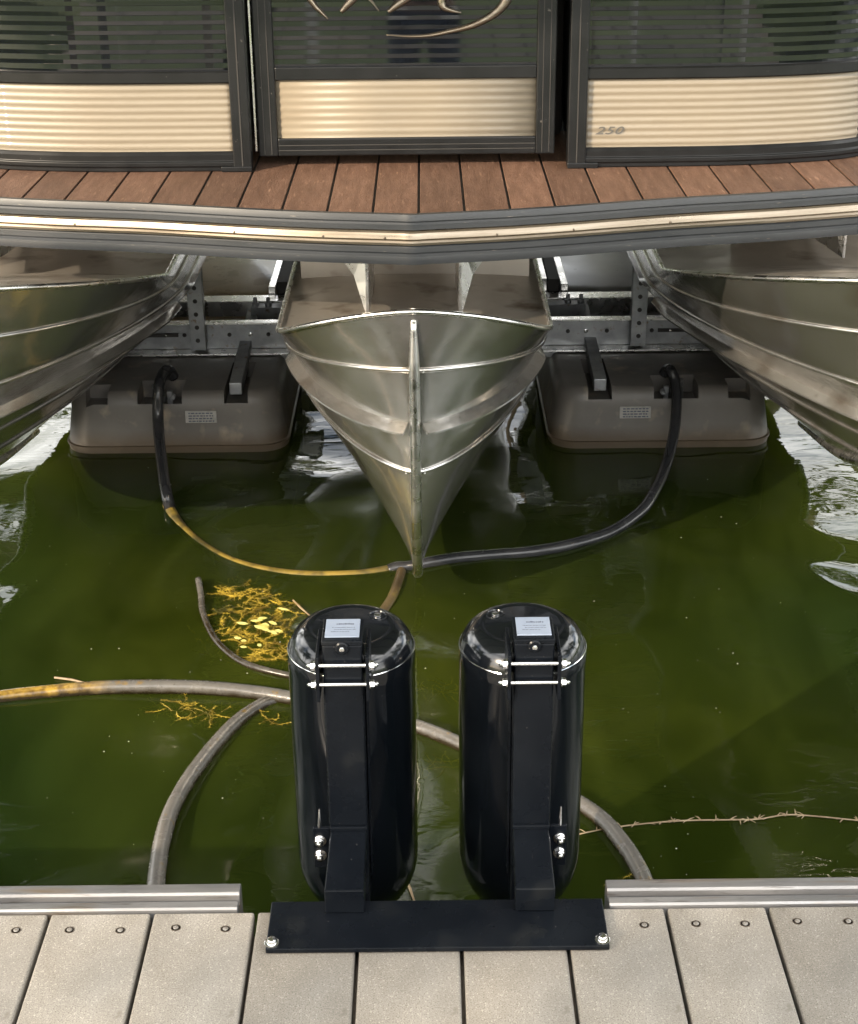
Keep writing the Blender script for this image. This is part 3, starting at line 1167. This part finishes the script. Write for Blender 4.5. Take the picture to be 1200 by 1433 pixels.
def tank(cx, sgn, y0, y1, front=True, ztop=-.255, mname='poly'):
    """sgn +1: left tank (slot on its right side), -1 mirrored"""
    cy = (y0 + y1) / 2
    hy = (y1 - y0) / 2
    hx = .352
    s = MB()
    rings = [rrect(cx, cy, hx - .03, hy - .03, .07, -.75), rrect(cx, cy, hx, hy, .085, -.70), rrect(cx, cy, hx, hy, .085, -.445), rrect(cx, cy, hx, hy, .085, -.436), rrect(cx, cy, hx + .005, hy + .005, .088, -.434), rrect(cx, cy, hx + .005, hy + .005, .088, -.427), rrect(cx, cy, hx - .001, hy - .001, .085, -.425),
             rrect(cx, cy, hx - .004, hy - .004, .085, -.40), rrect(cx, cy, hx - .016, hy - .014, .085, -.32)]
    for k in range(1, 6):
        a = radians(18 * k)
        rings.append(rrect(cx, cy, hx - .016 - .035 * (1 - cos(a)), hy - .014 - .035 * (1 - cos(a)), .08, -.32 + (ztop + .32) * sin(a)))
    s.loft(rings)
    me = bpy.data.meshes.new('float_tank')
    o0 = origin(lift)
    me.from_pydata([tuple(p) for p in s.v], [], s.f)
    bm = bmesh.new()
    bm.from_mesh(me)
    bmesh.ops.recalc_face_normals(bm, faces=bm.faces)
    bm.to_mesh(me)
    bm.free()
    if front:
        c = MB()
        for (a, b, dep, zb) in ((-.275, -.205, .10, -.300), (-.112, .028, .135, -.312), (.16, .235, .30, -.305)):
            xa, xb = sorted((cx + sgn * a, cx + sgn * b))
            c.box(xa, xb, y0 - .0 + .018, y0 + dep, zb, .1)
        me = boolean_cut(me, c)
    me.transform(Matrix.Translation(-o0))
    me.materials.clear()
    me.materials.append(MT[mname])
    me.polygons.foreach_set('use_smooth', [True] * len(me.polygons))
    me.set_sharp_from_angle(angle=radians(35))
    o = bpy.data.objects.new('float_tank', me)
    COL.objects.link(o)
    o.parent = lift
    if front:
        # serial plate on the front
        px0 = cx + sgn * .037
        s = MB()
        xa, xb = sorted((px0, px0 + sgn * .098))
        s.hull8([(xa, y0 + .0065, -.352), (xb, y0 + .0065, -.352), (xb, y0 + .0105, -.314), (xa, y0 + .0105, -.314)],
                [(xa, y0 + .014, -.352), (xb, y0 + .014, -.352), (xb, y0 + .018, -.314), (xa, y0 + .018, -.314)])
        pl_ = s.build('serial_plate', MT['plate'], o, bevel=.001)
        s = MB()
        for r_ in range(4):
            x = xa + .01
            zz = -.319 - .0085 * r_
            while x < xb - .012:
                wd = random.uniform(.004, .012)
                yy = y0 + .0103 - (.314 + zz * -1 - .314) * .0 + (-.314 - zz) * -.105 - .0006
                s.box(x, min(x + wd, xb - .008), yy - .0006, yy + .002, zz - .0035, zz)
                x += wd + .003
        s.build('plate_print', MT['ink'], o)
        # square tube lying in the slot
        xa, xb = sorted((cx + sgn * .172, cx + sgn * .212))
        s = MB()
        s.hull8([(xa, y0 + .075, -.285), (xb, y0 + .075, -.285), (xb, y0 + .075, -.245), (xa, y0 + .075, -.245)],
                [(xa, y1 + .02, -.23), (xb, y1 + .02, -.23), (xb, y1 + .02, -.19), (xa, y1 + .02, -.19)])
        s.build('slot_bar', MT['galv'], o, bevel=.003)
        # hose fitting in the middle notch
        hx0 = cx - sgn * .055
        s = MB()
        s.lathe((hx0, y0 + .10, -.312), [(.022, 0), (.022, .02), (.016, .022), (.016, .04), (.02, .042), (.02, .055), (.012, .058)], 18)
        s.box(hx0 + sgn * .03, hx0 + sgn * .045, y0 + .07, y0 + .085, -.312, -.27)
        s.lathe((hx0 + sgn * .052, y0 + .06, -.28), [(.008, 0), (.008, -.02), (.004, -.024)], 12, 'Y')
        s.build('hose_fitting', MT['galv'], o, smooth=True)
    return o


TL, TR = BX - .77, BX + .768
tank(TL, 1, 4.61, 5.32)
tank(TR, -1, 4.61, 5.32)
tank(TL, 1, 5.42, 6.9, False, -.185, 'tan')
tank(TR, -1, 5.42, 6.9, False, -.185, 'poly_pale')
for sgn in (-1, 1):
    def bx(a, b, y0, y1, z0, z1, nm, m_='galv', bev=.002):
        xa, xb = sorted((BX + sgn * a, BX + sgn * b))
        s = MB()
        s.box(xa, xb, y0, y1, z0, z1)
        return s.build(nm, MT[m_], lift, bevel=bev)
    # main channel beam: web, upper and lower lips
    beam = bx(.36, 1.02, 5.02, 5.028, -.245, -.150, 'cross_beam')
    xa, xb = sorted((BX + sgn * .36, BX + sgn * 1.02))
    s = MB()
    s.box(xa, xb, 4.985, 5.0195, -.150, -.144)
    s.box(xa, xb, 4.965, 5.0195, -.251, -.245)
    s.build('beam_lip', MT['alu_bright'], beam, bevel=.001)
    for hx in (.50, .56, .63, .78, .84, .90):
        s = MB()
        s.lathe((BX + sgn * hx, 5.0195, -.195), [(.007, 0), (.007, -.003), (.0045, -.004), (.003, -.007), (.0005, -.0075)], 12, 'Y')
        s.build('beam_bolt', MT['chrome'] if hx in (.56, .84) else MT['seam'], beam, smooth=True)
    # slotted plate with a bolt, beside the upright
    s = MB()
    x1_, x2_ = sorted((BX + sgn * .80, BX + sgn * .93))
    s.box(x1_, x2_, 5.013, 5.0185, -.20, -.188)
    s.build('beam_slot', MT['seam'], beam)
    # second beam behind, brighter, with a slider clamp on it
    b2 = bx(.36, 1.02, 5.30, 5.37, -.222, -.166, 'rear_beam', 'alu_bright')
    c_ = bx(.42, .58, 5.24, 5.296, -.215, -.172, 'slider_clamp')
    s = MB()
    for hx in (.44, .52, .565):
        s.lathe((BX + sgn * hx, 5.26, -.172), [(.012, 0), (.012, .012), (.007, .014), (.007, .03), (.002, .032)], 10)
    s.build('clamp_bolt', MT['galv'], c_, smooth=True)
    # angle upright with bolt holes
    xa = BX + sgn * .705
    s = MB()
    s.box(min(xa, xa + sgn * .05), max(xa, xa + sgn * .05), 4.975, 4.981, -.235, .12)
    s.box(min(xa, xa + sgn * .006), max(xa, xa + sgn * .006), 4.982, 5.014, -.235, .12)
    up = s.build('upright', MT['galv'], lift, bevel=.001)
    for z in (-.2, -.155, -.11, -.065, -.02):
        s = MB()
        s.lathe((xa + sgn * .025, 4.975, z), [(.0075, -.0004), (.0075, -.0015), (.005, -.0018), (.0045, -.0008)], 12, 'Y')
        s.build('bolt_hole', MT['seam'], up, smooth=True)
    # bunk rails running back under the boat
    r_ = bx(.425, .455, 5.38, 7.2, -.18, -.12, 'bunk_rail', 'alu_bright')
    bx(.46, .50, 5.39, 7.2, -.18, -.125, 'bunk_pad', 'seam')
    bx(.505, .53, 5.38, 7.2, -.18, -.14, 'bunk_rail', 'alu_bright')
    # skirt plate closing the gap below the tanks' back
    bx(.37, 1.04, 4.985, 5.0, -.275, -.2555, 'tank_strap')

# ------------------------------------------------------------------ HOSES
def wp(px, py, dz=0.0):
    return at(px, py, z=WATER + dz)


def hose(pts, r, material, label, n=12, name='hose'):
    pth = smooth_path(pts, 6)
    pth = [p + Vector((noise.noise(p * 3) * .003, noise.noise(p * 3 + Vector((5, 5, 5))) * .003, 0)) for p in pth]
    s = MB()
    rr = r if isinstance(r, (list, tuple)) else None
    if rr:
        m_ = len(pth) - 1
        rr = [r[0] + (r[1] - r[0]) * i / m_ for i in range(len(pth))]
    if name == 'hose':
        s.flute(pth, rr or r)
    else:
        s.tube(pth, rr or r, n)
    o = s.build(name, MT[material], None, smooth='all')
    return tag(o, label, 'hose')


R1 = .0165
yl = 4.71
pL = [at(243, 528, y=yl), at(236, 518, y=yl - .02), at(228, 524, y=yl - .05), at(222, 545, y=yl - .13), at(221, 590, y=4.55), at(225, 640, y=4.40), at(233, 690, y=4.195), wp(238, 712, .0)]
hose(pL, R1, 'hose_black', 'glossy black hose arching from the left tank down into the water')
hose([wp(234, 706, .004), wp(252, 735, -.009), wp(280, 762, -.011), wp(320, 785, -.011), wp(370, 799, -.010), wp(430, 806, -.009), wp(500, 805, -.009), wp(545, 798, -.006)],
     .0145, 'hose_algae', 'yellow algae coated hose sunk just under the water below the centre hull')
hose([wp(543, 798, -.006), wp(556, 794, 0), wp(572, 793, 0.003), wp(600, 787, .008), wp(640, 781, .006), wp(690, 777, .004), wp(740, 773, 0.008), wp(790, 764, .008), wp(850, 746, .006), wp(890, 721, .014),
      wp(910, 698, .03), at(930, 655, y=4.37), at(942, 610, y=4.50), at(946, 565, y=4.60), at(944, 535, y=4.66), at(938, 520, y=yl - .03), at(933, 516, y=yl), at(928, 524, y=yl + .01)],
     R1 * .97, 'hose_black', 'black hose curving from the right tank across the water to the centre hull')
hose([wp(562, 795, -.004), wp(556, 815, 0.0), wp(547, 838, 0.0), wp(532, 862, -.002), wp(510, 900, -.004), wp(480, 950, -.006), wp(440, 985, -.012)],
     .0125, 'hose_brown', 'brown stub of hose running from the hull tip to behind the left bumper')
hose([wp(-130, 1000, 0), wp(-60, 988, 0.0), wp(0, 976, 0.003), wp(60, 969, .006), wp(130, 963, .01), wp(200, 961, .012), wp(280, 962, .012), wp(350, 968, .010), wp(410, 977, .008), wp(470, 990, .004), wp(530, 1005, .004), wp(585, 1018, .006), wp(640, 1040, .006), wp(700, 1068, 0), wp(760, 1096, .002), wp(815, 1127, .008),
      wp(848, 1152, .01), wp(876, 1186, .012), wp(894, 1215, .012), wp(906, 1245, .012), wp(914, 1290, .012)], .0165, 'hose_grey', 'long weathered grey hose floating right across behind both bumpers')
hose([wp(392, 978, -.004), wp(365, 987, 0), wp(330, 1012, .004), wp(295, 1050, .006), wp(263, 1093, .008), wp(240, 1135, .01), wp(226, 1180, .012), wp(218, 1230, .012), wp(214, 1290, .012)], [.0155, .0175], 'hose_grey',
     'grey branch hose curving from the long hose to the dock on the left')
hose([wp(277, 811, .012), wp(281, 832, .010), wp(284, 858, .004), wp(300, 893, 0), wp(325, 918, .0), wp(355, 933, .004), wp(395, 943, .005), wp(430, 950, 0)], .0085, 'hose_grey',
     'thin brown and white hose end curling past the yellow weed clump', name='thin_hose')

# ------------------------------------------------------------------ WEEDS and floating bits
def weed(region, n, label, seed, leaf=.006, dense=1.0, leaves=0, zlo=-.030, zhi=.007, L=.05):
    rnd = random.Random(seed)
    s = MB()
    l = MB()
    cx, cy, rx, ry, ang = region
    for i in range(n):
        a = rnd.uniform(0, 2 * pi)
        rr = sqrt(rnd.random())
        u, v = rr * cos(a), rr * sin(a)
        px = cx + u * rx * cos(ang) - v * ry * sin(ang)
        py = cy + u * rx * sin(ang) + v * ry * cos(ang)
        p = wp(px, py, rnd.uniform(zlo, zhi))
        th = rnd.uniform(0, 2 * pi)
        pts = [p]
        for k in range(5):
            th += rnd.uniform(-.6, .6)
            pts.append(pts[-1] + Vector((cos(th), sin(th), rnd.uniform(-.06, .06))) * L / 5)
        s.tube(pts, .0006, 3, False)
        for k in range(1, 6):            # feathery whorls
            for w_ in range(int(6 * dense)):
                th2 = rnd.uniform(0, 2 * pi)
                q = pts[k] + Vector((cos(th2), sin(th2), rnd.uniform(-.3, .3))) * leaf
                d = Vector((-sin(th2), cos(th2), .3)) * .0005
                s.add([pts[k] - d, pts[k] + d, q], [(0, 1, 2)])
    root_ = s.build('waterweed', MT['weed'])
    tag(root_, label, 'waterweed', kind=None)
    for i in range(leaves):
        a = rnd.uniform(0, 2 * pi)
        rr = rnd.random() * .8
        p = wp(cx + 6 + rr * rx * cos(a), cy + 5 + rr * ry * sin(a), .015)
        th = rnd.uniform(-.9, .3)
        ln, wd = rnd.uniform(.007, .019), rnd.uniform(.003, .006)
        d = Vector((cos(th), sin(th), 0))
        e = Vector((-sin(th), cos(th), .15))
        ring = [p - d * ln, p - d * ln * .4 + e * wd, p + d * ln * .4 + e * wd * .9, p + d * ln, p + d * ln * .4 - e * wd * .9, p - d * ln * .4 - e * wd]
        m_ = MB()
        m_.loft([ring, [q + Vector((0, 0, .0008)) for q in ring]])
        m_.build('leaf', MT['weed_leaf'], root_)
    return root_


weed((362, 872, 66, 45, .75), 850, 'large golden yellow clump of waterweed with pale leaves left of the bumpers', 3, leaves=20, dense=1.5, leaf=.009)
weed((272, 992, 52, 10, .12), 130, 'narrow strip of yellow weed floating just under the long grey hose', 5, leaf=.007)
weed((378, 1000, 22, 12, .8), 26, 'small tuft of yellow weed touching the left bumper below the long hose', 8, leaf=.006)
weed((298, 905, 36, 16, .7), 18, 'sparse feathery weed sprig on the outer side of the thin hose', 9, leaf=.006, zlo=-.02, zhi=-.003)
weed((612, 966, 30, 9, .05), 26, 'faint sunken weed between the two bumpers level with the long hose', 11, leaf=.005, zlo=-.03, zhi=-.01)
weed((612, 1072, 26, 7, -.2), 16, 'dim weed shred low between the two bumpers', 12, leaf=.005, zlo=-.03, zhi=-.01)
weed((868, 1232, 14, 6, 0), 14, 'tiny weed tuft at the dock edge beside the right hose end', 13, leaf=.006, L=.03)

s = MB()
pts = smooth_path([wp(805, 1168, .003), wp(850, 1159, .003), wp(905, 1152, .003), wp(960, 1148, .004), wp(1020, 1147, .003), wp(1060, 1146, .003), wp(1100, 1140, .004), wp(1140, 1142, .003), wp(1200, 1148, .003), wp(1260, 1155, .003)], 6)
s.tube(pts, .0016, 5)
rnd = random.Random(4)
for p in pts[::2]:
    for k in range(rnd.choice((1, 2, 3, 6))):
        th = rnd.uniform(0, 2 * pi)
        q = p + Vector((cos(th), sin(th), .1)) * rnd.uniform(.006, .02)
        s.tube([p, (p + q) / 2 + Vector((0, 0, .001)), q], [.0011, .0011, .0004], 4, False)
tag(s.build('weed_strand', MT['twig']), 'thin brown stem with short shoots stretched across the water at lower right', 'weed strand')
for pts_, lab in (([(410, 840), (420, 850), (434, 862)], 'small pale twig floating just above the left bumper'),
                  ([(76, 948), (100, 951), (126, 957)], 'pale flat twig lying against the long hose near the left edge'),
                  ([(566, 1228), (573, 1242), (580, 1262)], 'short pinkish twig floating between the bumper bottoms')):
    s = MB()
    s.tube([wp(a, b, .004) for a, b in pts_], [.0025, .003, .0015], 6)
    tag(s.build('twig', MT['twig']), lab, 'twig')
s = MB()
rnd = random.Random(21)
for i in range(150):
    p = wp(rnd.uniform(-20, 1220), rnd.uniform(640, 1240), .0015)
    r = rnd.choice((.0006, .0008, .0010, .0013, .0022))
    s.add([p + Vector((r * cos(a) * rnd.uniform(.6, 1.2), r * sin(a) * rnd.uniform(.6, 1.2), 0)) for a in (0, 1.2, 2.5, 3.8, 5)] + [p + Vector((0, 0, .0008))],
          [(0, 1, 5), (1, 2, 5), (2, 3, 5), (3, 4, 5), (4, 0, 5)])
tag(s.build('floating_specks', MT['froth']), 'tiny pale specks and bubbles drifting on the green water', 'specks', kind='stuff')

# ------------------------------------------------------------------ SLIP ROOF over the boat
roof = thing('slip_roof', (0, 6, 2.9), 'white metal roof on timber posts covering the boat slip', 'roof')
ROOF_Z, RX, RY0, RY1 = 2.75, 3.1, 1.2, 10.8
prof = []
nn_ = 48
for i in range(nn_ * 4 + 1):
    y = RY0 + (RY1 - RY0) * i / (nn_ * 4)
    prof.append((y, ROOF_Z + (.02 if i % 4 in (1, 2) else 0)))
s = MB()
s.loft([[(x, y, z + .25 * (1 - abs(x) / RX)) for y, z in prof] for x in (-RX, 0, RX)], closed=False)
s.build('roof_sheet', MT['roof'], roof)
for i in range(8):
    y = RY0 + .15 + i * (RY1 - RY0 - .3) / 7
    s = MB()
    s.box(-RX, RX, y - .04, y + .04, ROOF_Z - .16, ROOF_Z - .01)
    s.build('beam', MT['wood'], roof)
for x in (-2.35, 2.35):
    for y in (6.6, 10.6):
        s = MB()
        s.tube([(x, y, -1.2), (x + .02, y, .5), (x, y, ROOF_Z - .16)], [.15, .14, .12], 14)
        s.build('post', MT['wood'], roof, smooth='all')


rail_ = thing('railing', (0, -2.3, .1), 'low railing of white and dark posts along the bank behind the dock', 'railing')
for X_, m_ in ((-3.4, 'wood'), (-2.45, 'seam'), (-2.15, 'white_paint'), (-1.3, 'wood'), (-.68, 'white_paint'), (.95, 'wood'), (1.35, 'white_paint'), (2.0, 'seam'), (2.35, 'seam'), (3.1, 'white_paint')):
    s = MB()
    s.box(X_ - .03, X_ + .03, -2.33, -2.27, .0, 1.25)
    s.build('post', MT[m_], rail_, bevel=.004)
for z in (.45, 1.2):
    s = MB()
    s.box(-3.5, 3.5, -2.285, -2.25, z, z + .05)
    s.build('rail', MT['wood'], rail_, bevel=.004)


# ------------------------------------------------------------------ TREES round the harbour
def leaf_cloud(seed, n, rx, rz, size, mname):
    rnd = random.Random(seed)
    cl = [(Vector((rnd.gauss(0, .5) * rx, rnd.gauss(0, .5) * rx, rnd.uniform(-.9, 1) * rz)), rnd.uniform(.22, .45) * rx) for _ in range(26)]
    s = MB()
    for i in range(n):
        c0, r0 = rnd.choice(cl)
        d = Vector((rnd.gauss(0, 1), rnd.gauss(0, 1), rnd.gauss(0, 1))).normalized() * r0 * rnd.uniform(.55, 1.05)
        p = c0 + d
        a = Vector((rnd.uniform(-1, 1), rnd.uniform(-1, 1), rnd.uniform(-1, 1))).normalized()
        b = a.cross(Vector((rnd.uniform(-1, 1), rnd.uniform(-1, 1), rnd.uniform(-1, 1)))).normalized()
        z = size * rnd.uniform(.6, 1.3)
        s.add([p - a * z, p + b * z * .5, p + a * z, p - b * z * .5], [(0, 1, 2, 3)])
    me = bpy.data.meshes.new('crown')
    me.from_pydata([tuple(p) for p in s.v], [], s.f)
    me.materials.append(MT[mname])
    return me


def trunk_mesh(seed, h):
    rnd = random.Random(seed)
    s = MB()
    s.tube([(0, 0, -.5), (.1, 0, h * .3), (-.1, .1, h * .6), (.1, 0, h * .95)], [.28, .2, .14, .05], 8)
    for k in range(6):
        z = h * rnd.uniform(.35, .7)
        a = rnd.uniform(0, 2 * pi)
        s.tube([(0, 0, z), (cos(a) * h * .12, sin(a) * h * .12, z + h * .1), (cos(a) * h * .25, sin(a) * h * .25, z + h * .22)], [.09, .06, .02], 6)
    me = bpy.data.meshes.new('trunk')
    me.from_pydata([tuple(p) for p in s.v], [], s.f)
    me.materials.append(MT['bark'])
    return me


crowns = [leaf_cloud(1, 5200, 2.7, 3.0, .17, 'foliage'), leaf_cloud(2, 5200, 2.4, 3.4, .17, 'foliage_warm'), leaf_cloud(3, 5200, 3.0, 2.6, .18, 'foliage'),
          leaf_cloud(4, 3600, 2.3, 2.6, .15, 'foliage')]
trunks = [trunk_mesh(i, 7) for i in range(3)] + [trunk_mesh(9, 9.5)]
spots = [(-17, -20), (-11.5, -27), (-5.5, -24), (2.5, -30), (7, -23), (12.5, -28), (19, -20), (-24, -24), (25, -26),
         (-19, 3), (-21, 9), (17, 3), (18, 9),
         (-21, -6.5), (-15.5, 1.5), (-13, 19), (-6.6, 18.5), (1.2, 19), (6.4, 18.4), (14, 19.5)]
for i, (x, y) in enumerate(spots):
    far = i >= len(spots) - 5
    rr_ = random.Random(i)
    sc = rr_.uniform(.85, 1.3) if not far else rr_.uniform(1.0, 1.15)
    z = 1.2 if y < -5 else 0 if far else -.3
    side = 'near bank behind the dock' if y < -2.1 else 'far shore' if far else ('left side of the harbour' if x < 0 else 'right side of the harbour')
    t = thing('tree', (x, y, z), 'leafy green tree standing on the ' + side, 'tree', 'trees on the ' + side)
    t.scale = (sc, sc, sc)
    t.rotation_euler.z = i * 1.3
    c = bpy.data.objects.new('crown', crowns[3 if far else i % 3])
    k = bpy.data.objects.new('trunk', trunks[3 if far else i % 3])
    for o in (c, k):
        COL.objects.link(o)
        o.parent = t
    c.location = (0, 0, 7.9 if far else 6.2)
sm = leaf_cloud(12, 9000, 1.75, 1.15, .085, 'foliage_warm')  # crown of an unseen tree added to shade the right of the dock
t = thing('tree', (-4.75, -5.2, .5), 'small bushy tree on the near bank closest to the dock', 'tree')
c = bpy.data.objects.new('crown', sm)
k = bpy.data.objects.new('trunk', trunks[0])
for o in (c, k):
    COL.objects.link(o)
    o.parent = t
c.location = (0, 0, 3.3)
k.scale = (.4, .4, .5)
for i in range(16):
    x = -19 + i * 2.5
    t = thing('bush', (x + (i * 37 % 5) * .2, 15.6 + (i * 29 % 7) * .2, -.1), 'low dense green bush on the far shore below the trees', 'bush', 'bushes along the far shore')
    sc = .42 + (i * 13 % 5) * .035
    t.scale = (sc, sc, sc * .8)
    t.rotation_euler.z = i * 2.1
    c = bpy.data.objects.new('foliage', crowns[i % 3])
    COL.objects.link(c)
    c.parent = t
    c.location = (0, 0, 2.3)
for (x0, x1, nm, lab) in ((-40, -14, 'left_bank', 'grassy bank on the left side of the harbour'), (13, 40, 'right_bank', 'grassy bank on the right side of the harbour')):
    s = MB()
    s.box(x0, x1, -1.0, 14, -1.4, -.15)
    tag(s.build(nm, MT['grass'], bevel=.1), lab, kind='structure')

# ------------------------------------------------------------------ PHOTOGRAPHER, mirrored in the dark gate panel
def skin_mesh(name, verts, edges, root, material, parent, sub=2):
    me = bpy.data.meshes.new(name)
    o0 = origin(parent)
    me.from_pydata([tuple(Vector(v[:3]) - o0) for v in verts], edges, [])
    o = bpy.data.objects.new(name, me)
    COL.objects.link(o)
    m1 = o.modifiers.new('skin', 'SKIN')
    m1.use_smooth_shade = True
    for i, v in enumerate(verts):
        sv = me.skin_vertices[0].data[i]
        sv.radius = (v[3], v[4] if len(v) > 4 else v[3])
        sv.use_root = (i == root)
    m2 = o.modifiers.new('sub', 'SUBSURF')
    m2.levels = m2.render_levels = sub
    bpy.context.view_layer.update()
    me2 = bpy.data.meshes.new_from_object(o.evaluated_get(bpy.context.evaluated_depsgraph_get()))
    bpy.data.objects.remove(o)
    me2.materials.clear()
    me2.materials.append(material)
    me2.polygons.foreach_set('use_smooth', [True] * len(me2.polygons))
    r = bpy.data.objects.new(name, me2)
    COL.objects.link(r)
    r.parent = parent
    return r


PY = -.47
per = thing('person', (0, PY, 0), 'person in a navy jacket and jeans standing on the dock holding up a phone', 'person')
bv = [(0, PY, .95, .14, .10), (0, PY + .01, 1.12, .13, .095), (0, PY, 1.30, .16, .10), (0, PY, 1.42, .11, .07), (0, PY + .01, 1.49, .052), (0, PY + .02, 1.54, .05),
      (0, PY + .035, 1.60, .075, .085), (0, PY + .03, 1.67, .078, .09), (0, PY + .02, 1.72, .055, .06)]
be = [(i, i + 1) for i in range(8)]
for sg in (-1, 1):
    b0 = len(bv)
    bv += [(sg * .18, PY, 1.40, .055), (sg * .23, PY + .02, 1.22, .043), (sg * .21, PY + .10, 1.14, .038), (sg * .12, PY + .28, 1.33, .030), (sg * .085, PY + .36, 1.405, .026), (sg * .082, PY + .405, 1.43, .030, .018)]
    be += [(3, b0)] + [(b0 + k, b0 + k + 1) for k in range(5)]
    b0 = len(bv)
    bv += [(sg * .095, PY, .86, .085), (sg * .11, PY + .015, .48, .058), (sg * .115, PY - .01, .30, .055), (sg * .12, PY, .09, .04), (sg * .125, PY + .06, .045, .042, .035), (sg * .135, PY + .16, .035, .038, .028)]
    be += [(0, b0)] + [(b0 + k, b0 + k + 1) for k in range(5)]
body = skin_mesh('body', bv, be, 0, MT['skin'], per)
jv = [(0, PY, .90, .165, .125), (0, PY + .01, 1.12, .155, .115), (0, PY, 1.30, .185, .12), (0, PY, 1.42, .13, .085), (0, PY + .005, 1.475, .07)]
je = [(i, i + 1) for i in range(4)]
for sg in (-1, 1):
    b0 = len(jv)
    jv += [(sg * .18, PY, 1.40, .072), (sg * .235, PY + .02, 1.22, .062), (sg * .215, PY + .10, 1.14, .056), (sg * .125, PY + .27, 1.32, .044), (sg * .09, PY + .345, 1.39, .036)]
    je += [(3, b0)] + [(b0 + k, b0 + k + 1) for k in range(4)]
skin_mesh('jacket', jv, je, 0, MT['navy'], per)
tv = [(0, PY, .95, .150, .115)]
te = []
for sg in (-1, 1):
    b0 = len(tv)
    tv += [(sg * .095, PY, .86, .100), (sg * .11, PY + .015, .48, .072), (sg * .115, PY - .01, .30, .068), (sg * .12, PY, .10, .058)]
    te += [(0, b0)] + [(b0 + k, b0 + k + 1) for k in range(3)]
skin_mesh('jeans', tv, te, 0, MT['denim'], per)
for sg in (-1, 1):
    skin_mesh('shoe', [(sg * .12, PY - .04, .055, .05, .045), (sg * .125, PY + .06, .05, .05, .045), (sg * .135, PY + .17, .038, .046, .032)], [(0, 1), (1, 2)], 1, MT['white_paint'], per)
    for k in range(4):       # fingers curled over the phone's edge
        zz = 1.405 + k * .019
        skin_mesh('finger', [(sg * .083, PY + .40, zz, .009), (sg * .098, PY + .425, zz + .002, .0085), (sg * .092, PY + .445, zz + .003, .008), (sg * .072, PY + .449, zz + .003, .007)], [(0, 1), (1, 2), (2, 3)], 0, MT['skin'], per, 1)
    skin_mesh('thumb', [(sg * .080, PY + .395, 1.41, .011), (sg * .068, PY + .410, 1.435, .010), (sg * .055, PY + .418, 1.455, .008)], [(0, 1), (1, 2)], 0, MT['skin'], per, 1)
skin_mesh('hair', [(0, PY - .02, 1.60, .07, .06), (0, PY - .015, 1.68, .088, .085), (0, PY + .01, 1.735, .07, .075)], [(0, 1), (1, 2)], 1, MT['hair'], per)
for sg in (-1, 1):
    s = MB()
    s.lathe((sg * .030, PY + .112, 1.638), [(.002, -.008), (.0105, -.003), (.0105, .002), (.004, .006), (.0005, .0065)], 12, 'Y')
    s.build('eye', MT['white_paint'], body, smooth='all')
    skin_mesh('ear', [(sg * .078, PY + .025, 1.60, .010, .018), (sg * .084, PY + .018, 1.64, .010, .018)], [(0, 1)], 0, MT['skin'], body, 1)
skin_mesh('nose', [(0, PY + .118, 1.645, .009), (0, PY + .134, 1.612, .013)], [(0, 1)], 0, MT['skin'], body, 1)
s = MB()
s.tube([(-.024, PY + .112, 1.572), (0, PY + .119, 1.570), (.024, PY + .112, 1.572)], [.003, .0055, .003], 8)
s.build('mouth', MT['teak'], body, smooth='all')
ph = MB()
ph.box(-.078, .078, PY + .424, PY + .433, 1.40, 1.476)
tag(ph.build('phone', MT['white_paint'], None, bevel=.004), 'white phone held sideways in both hands of the person on the dock', 'phone')
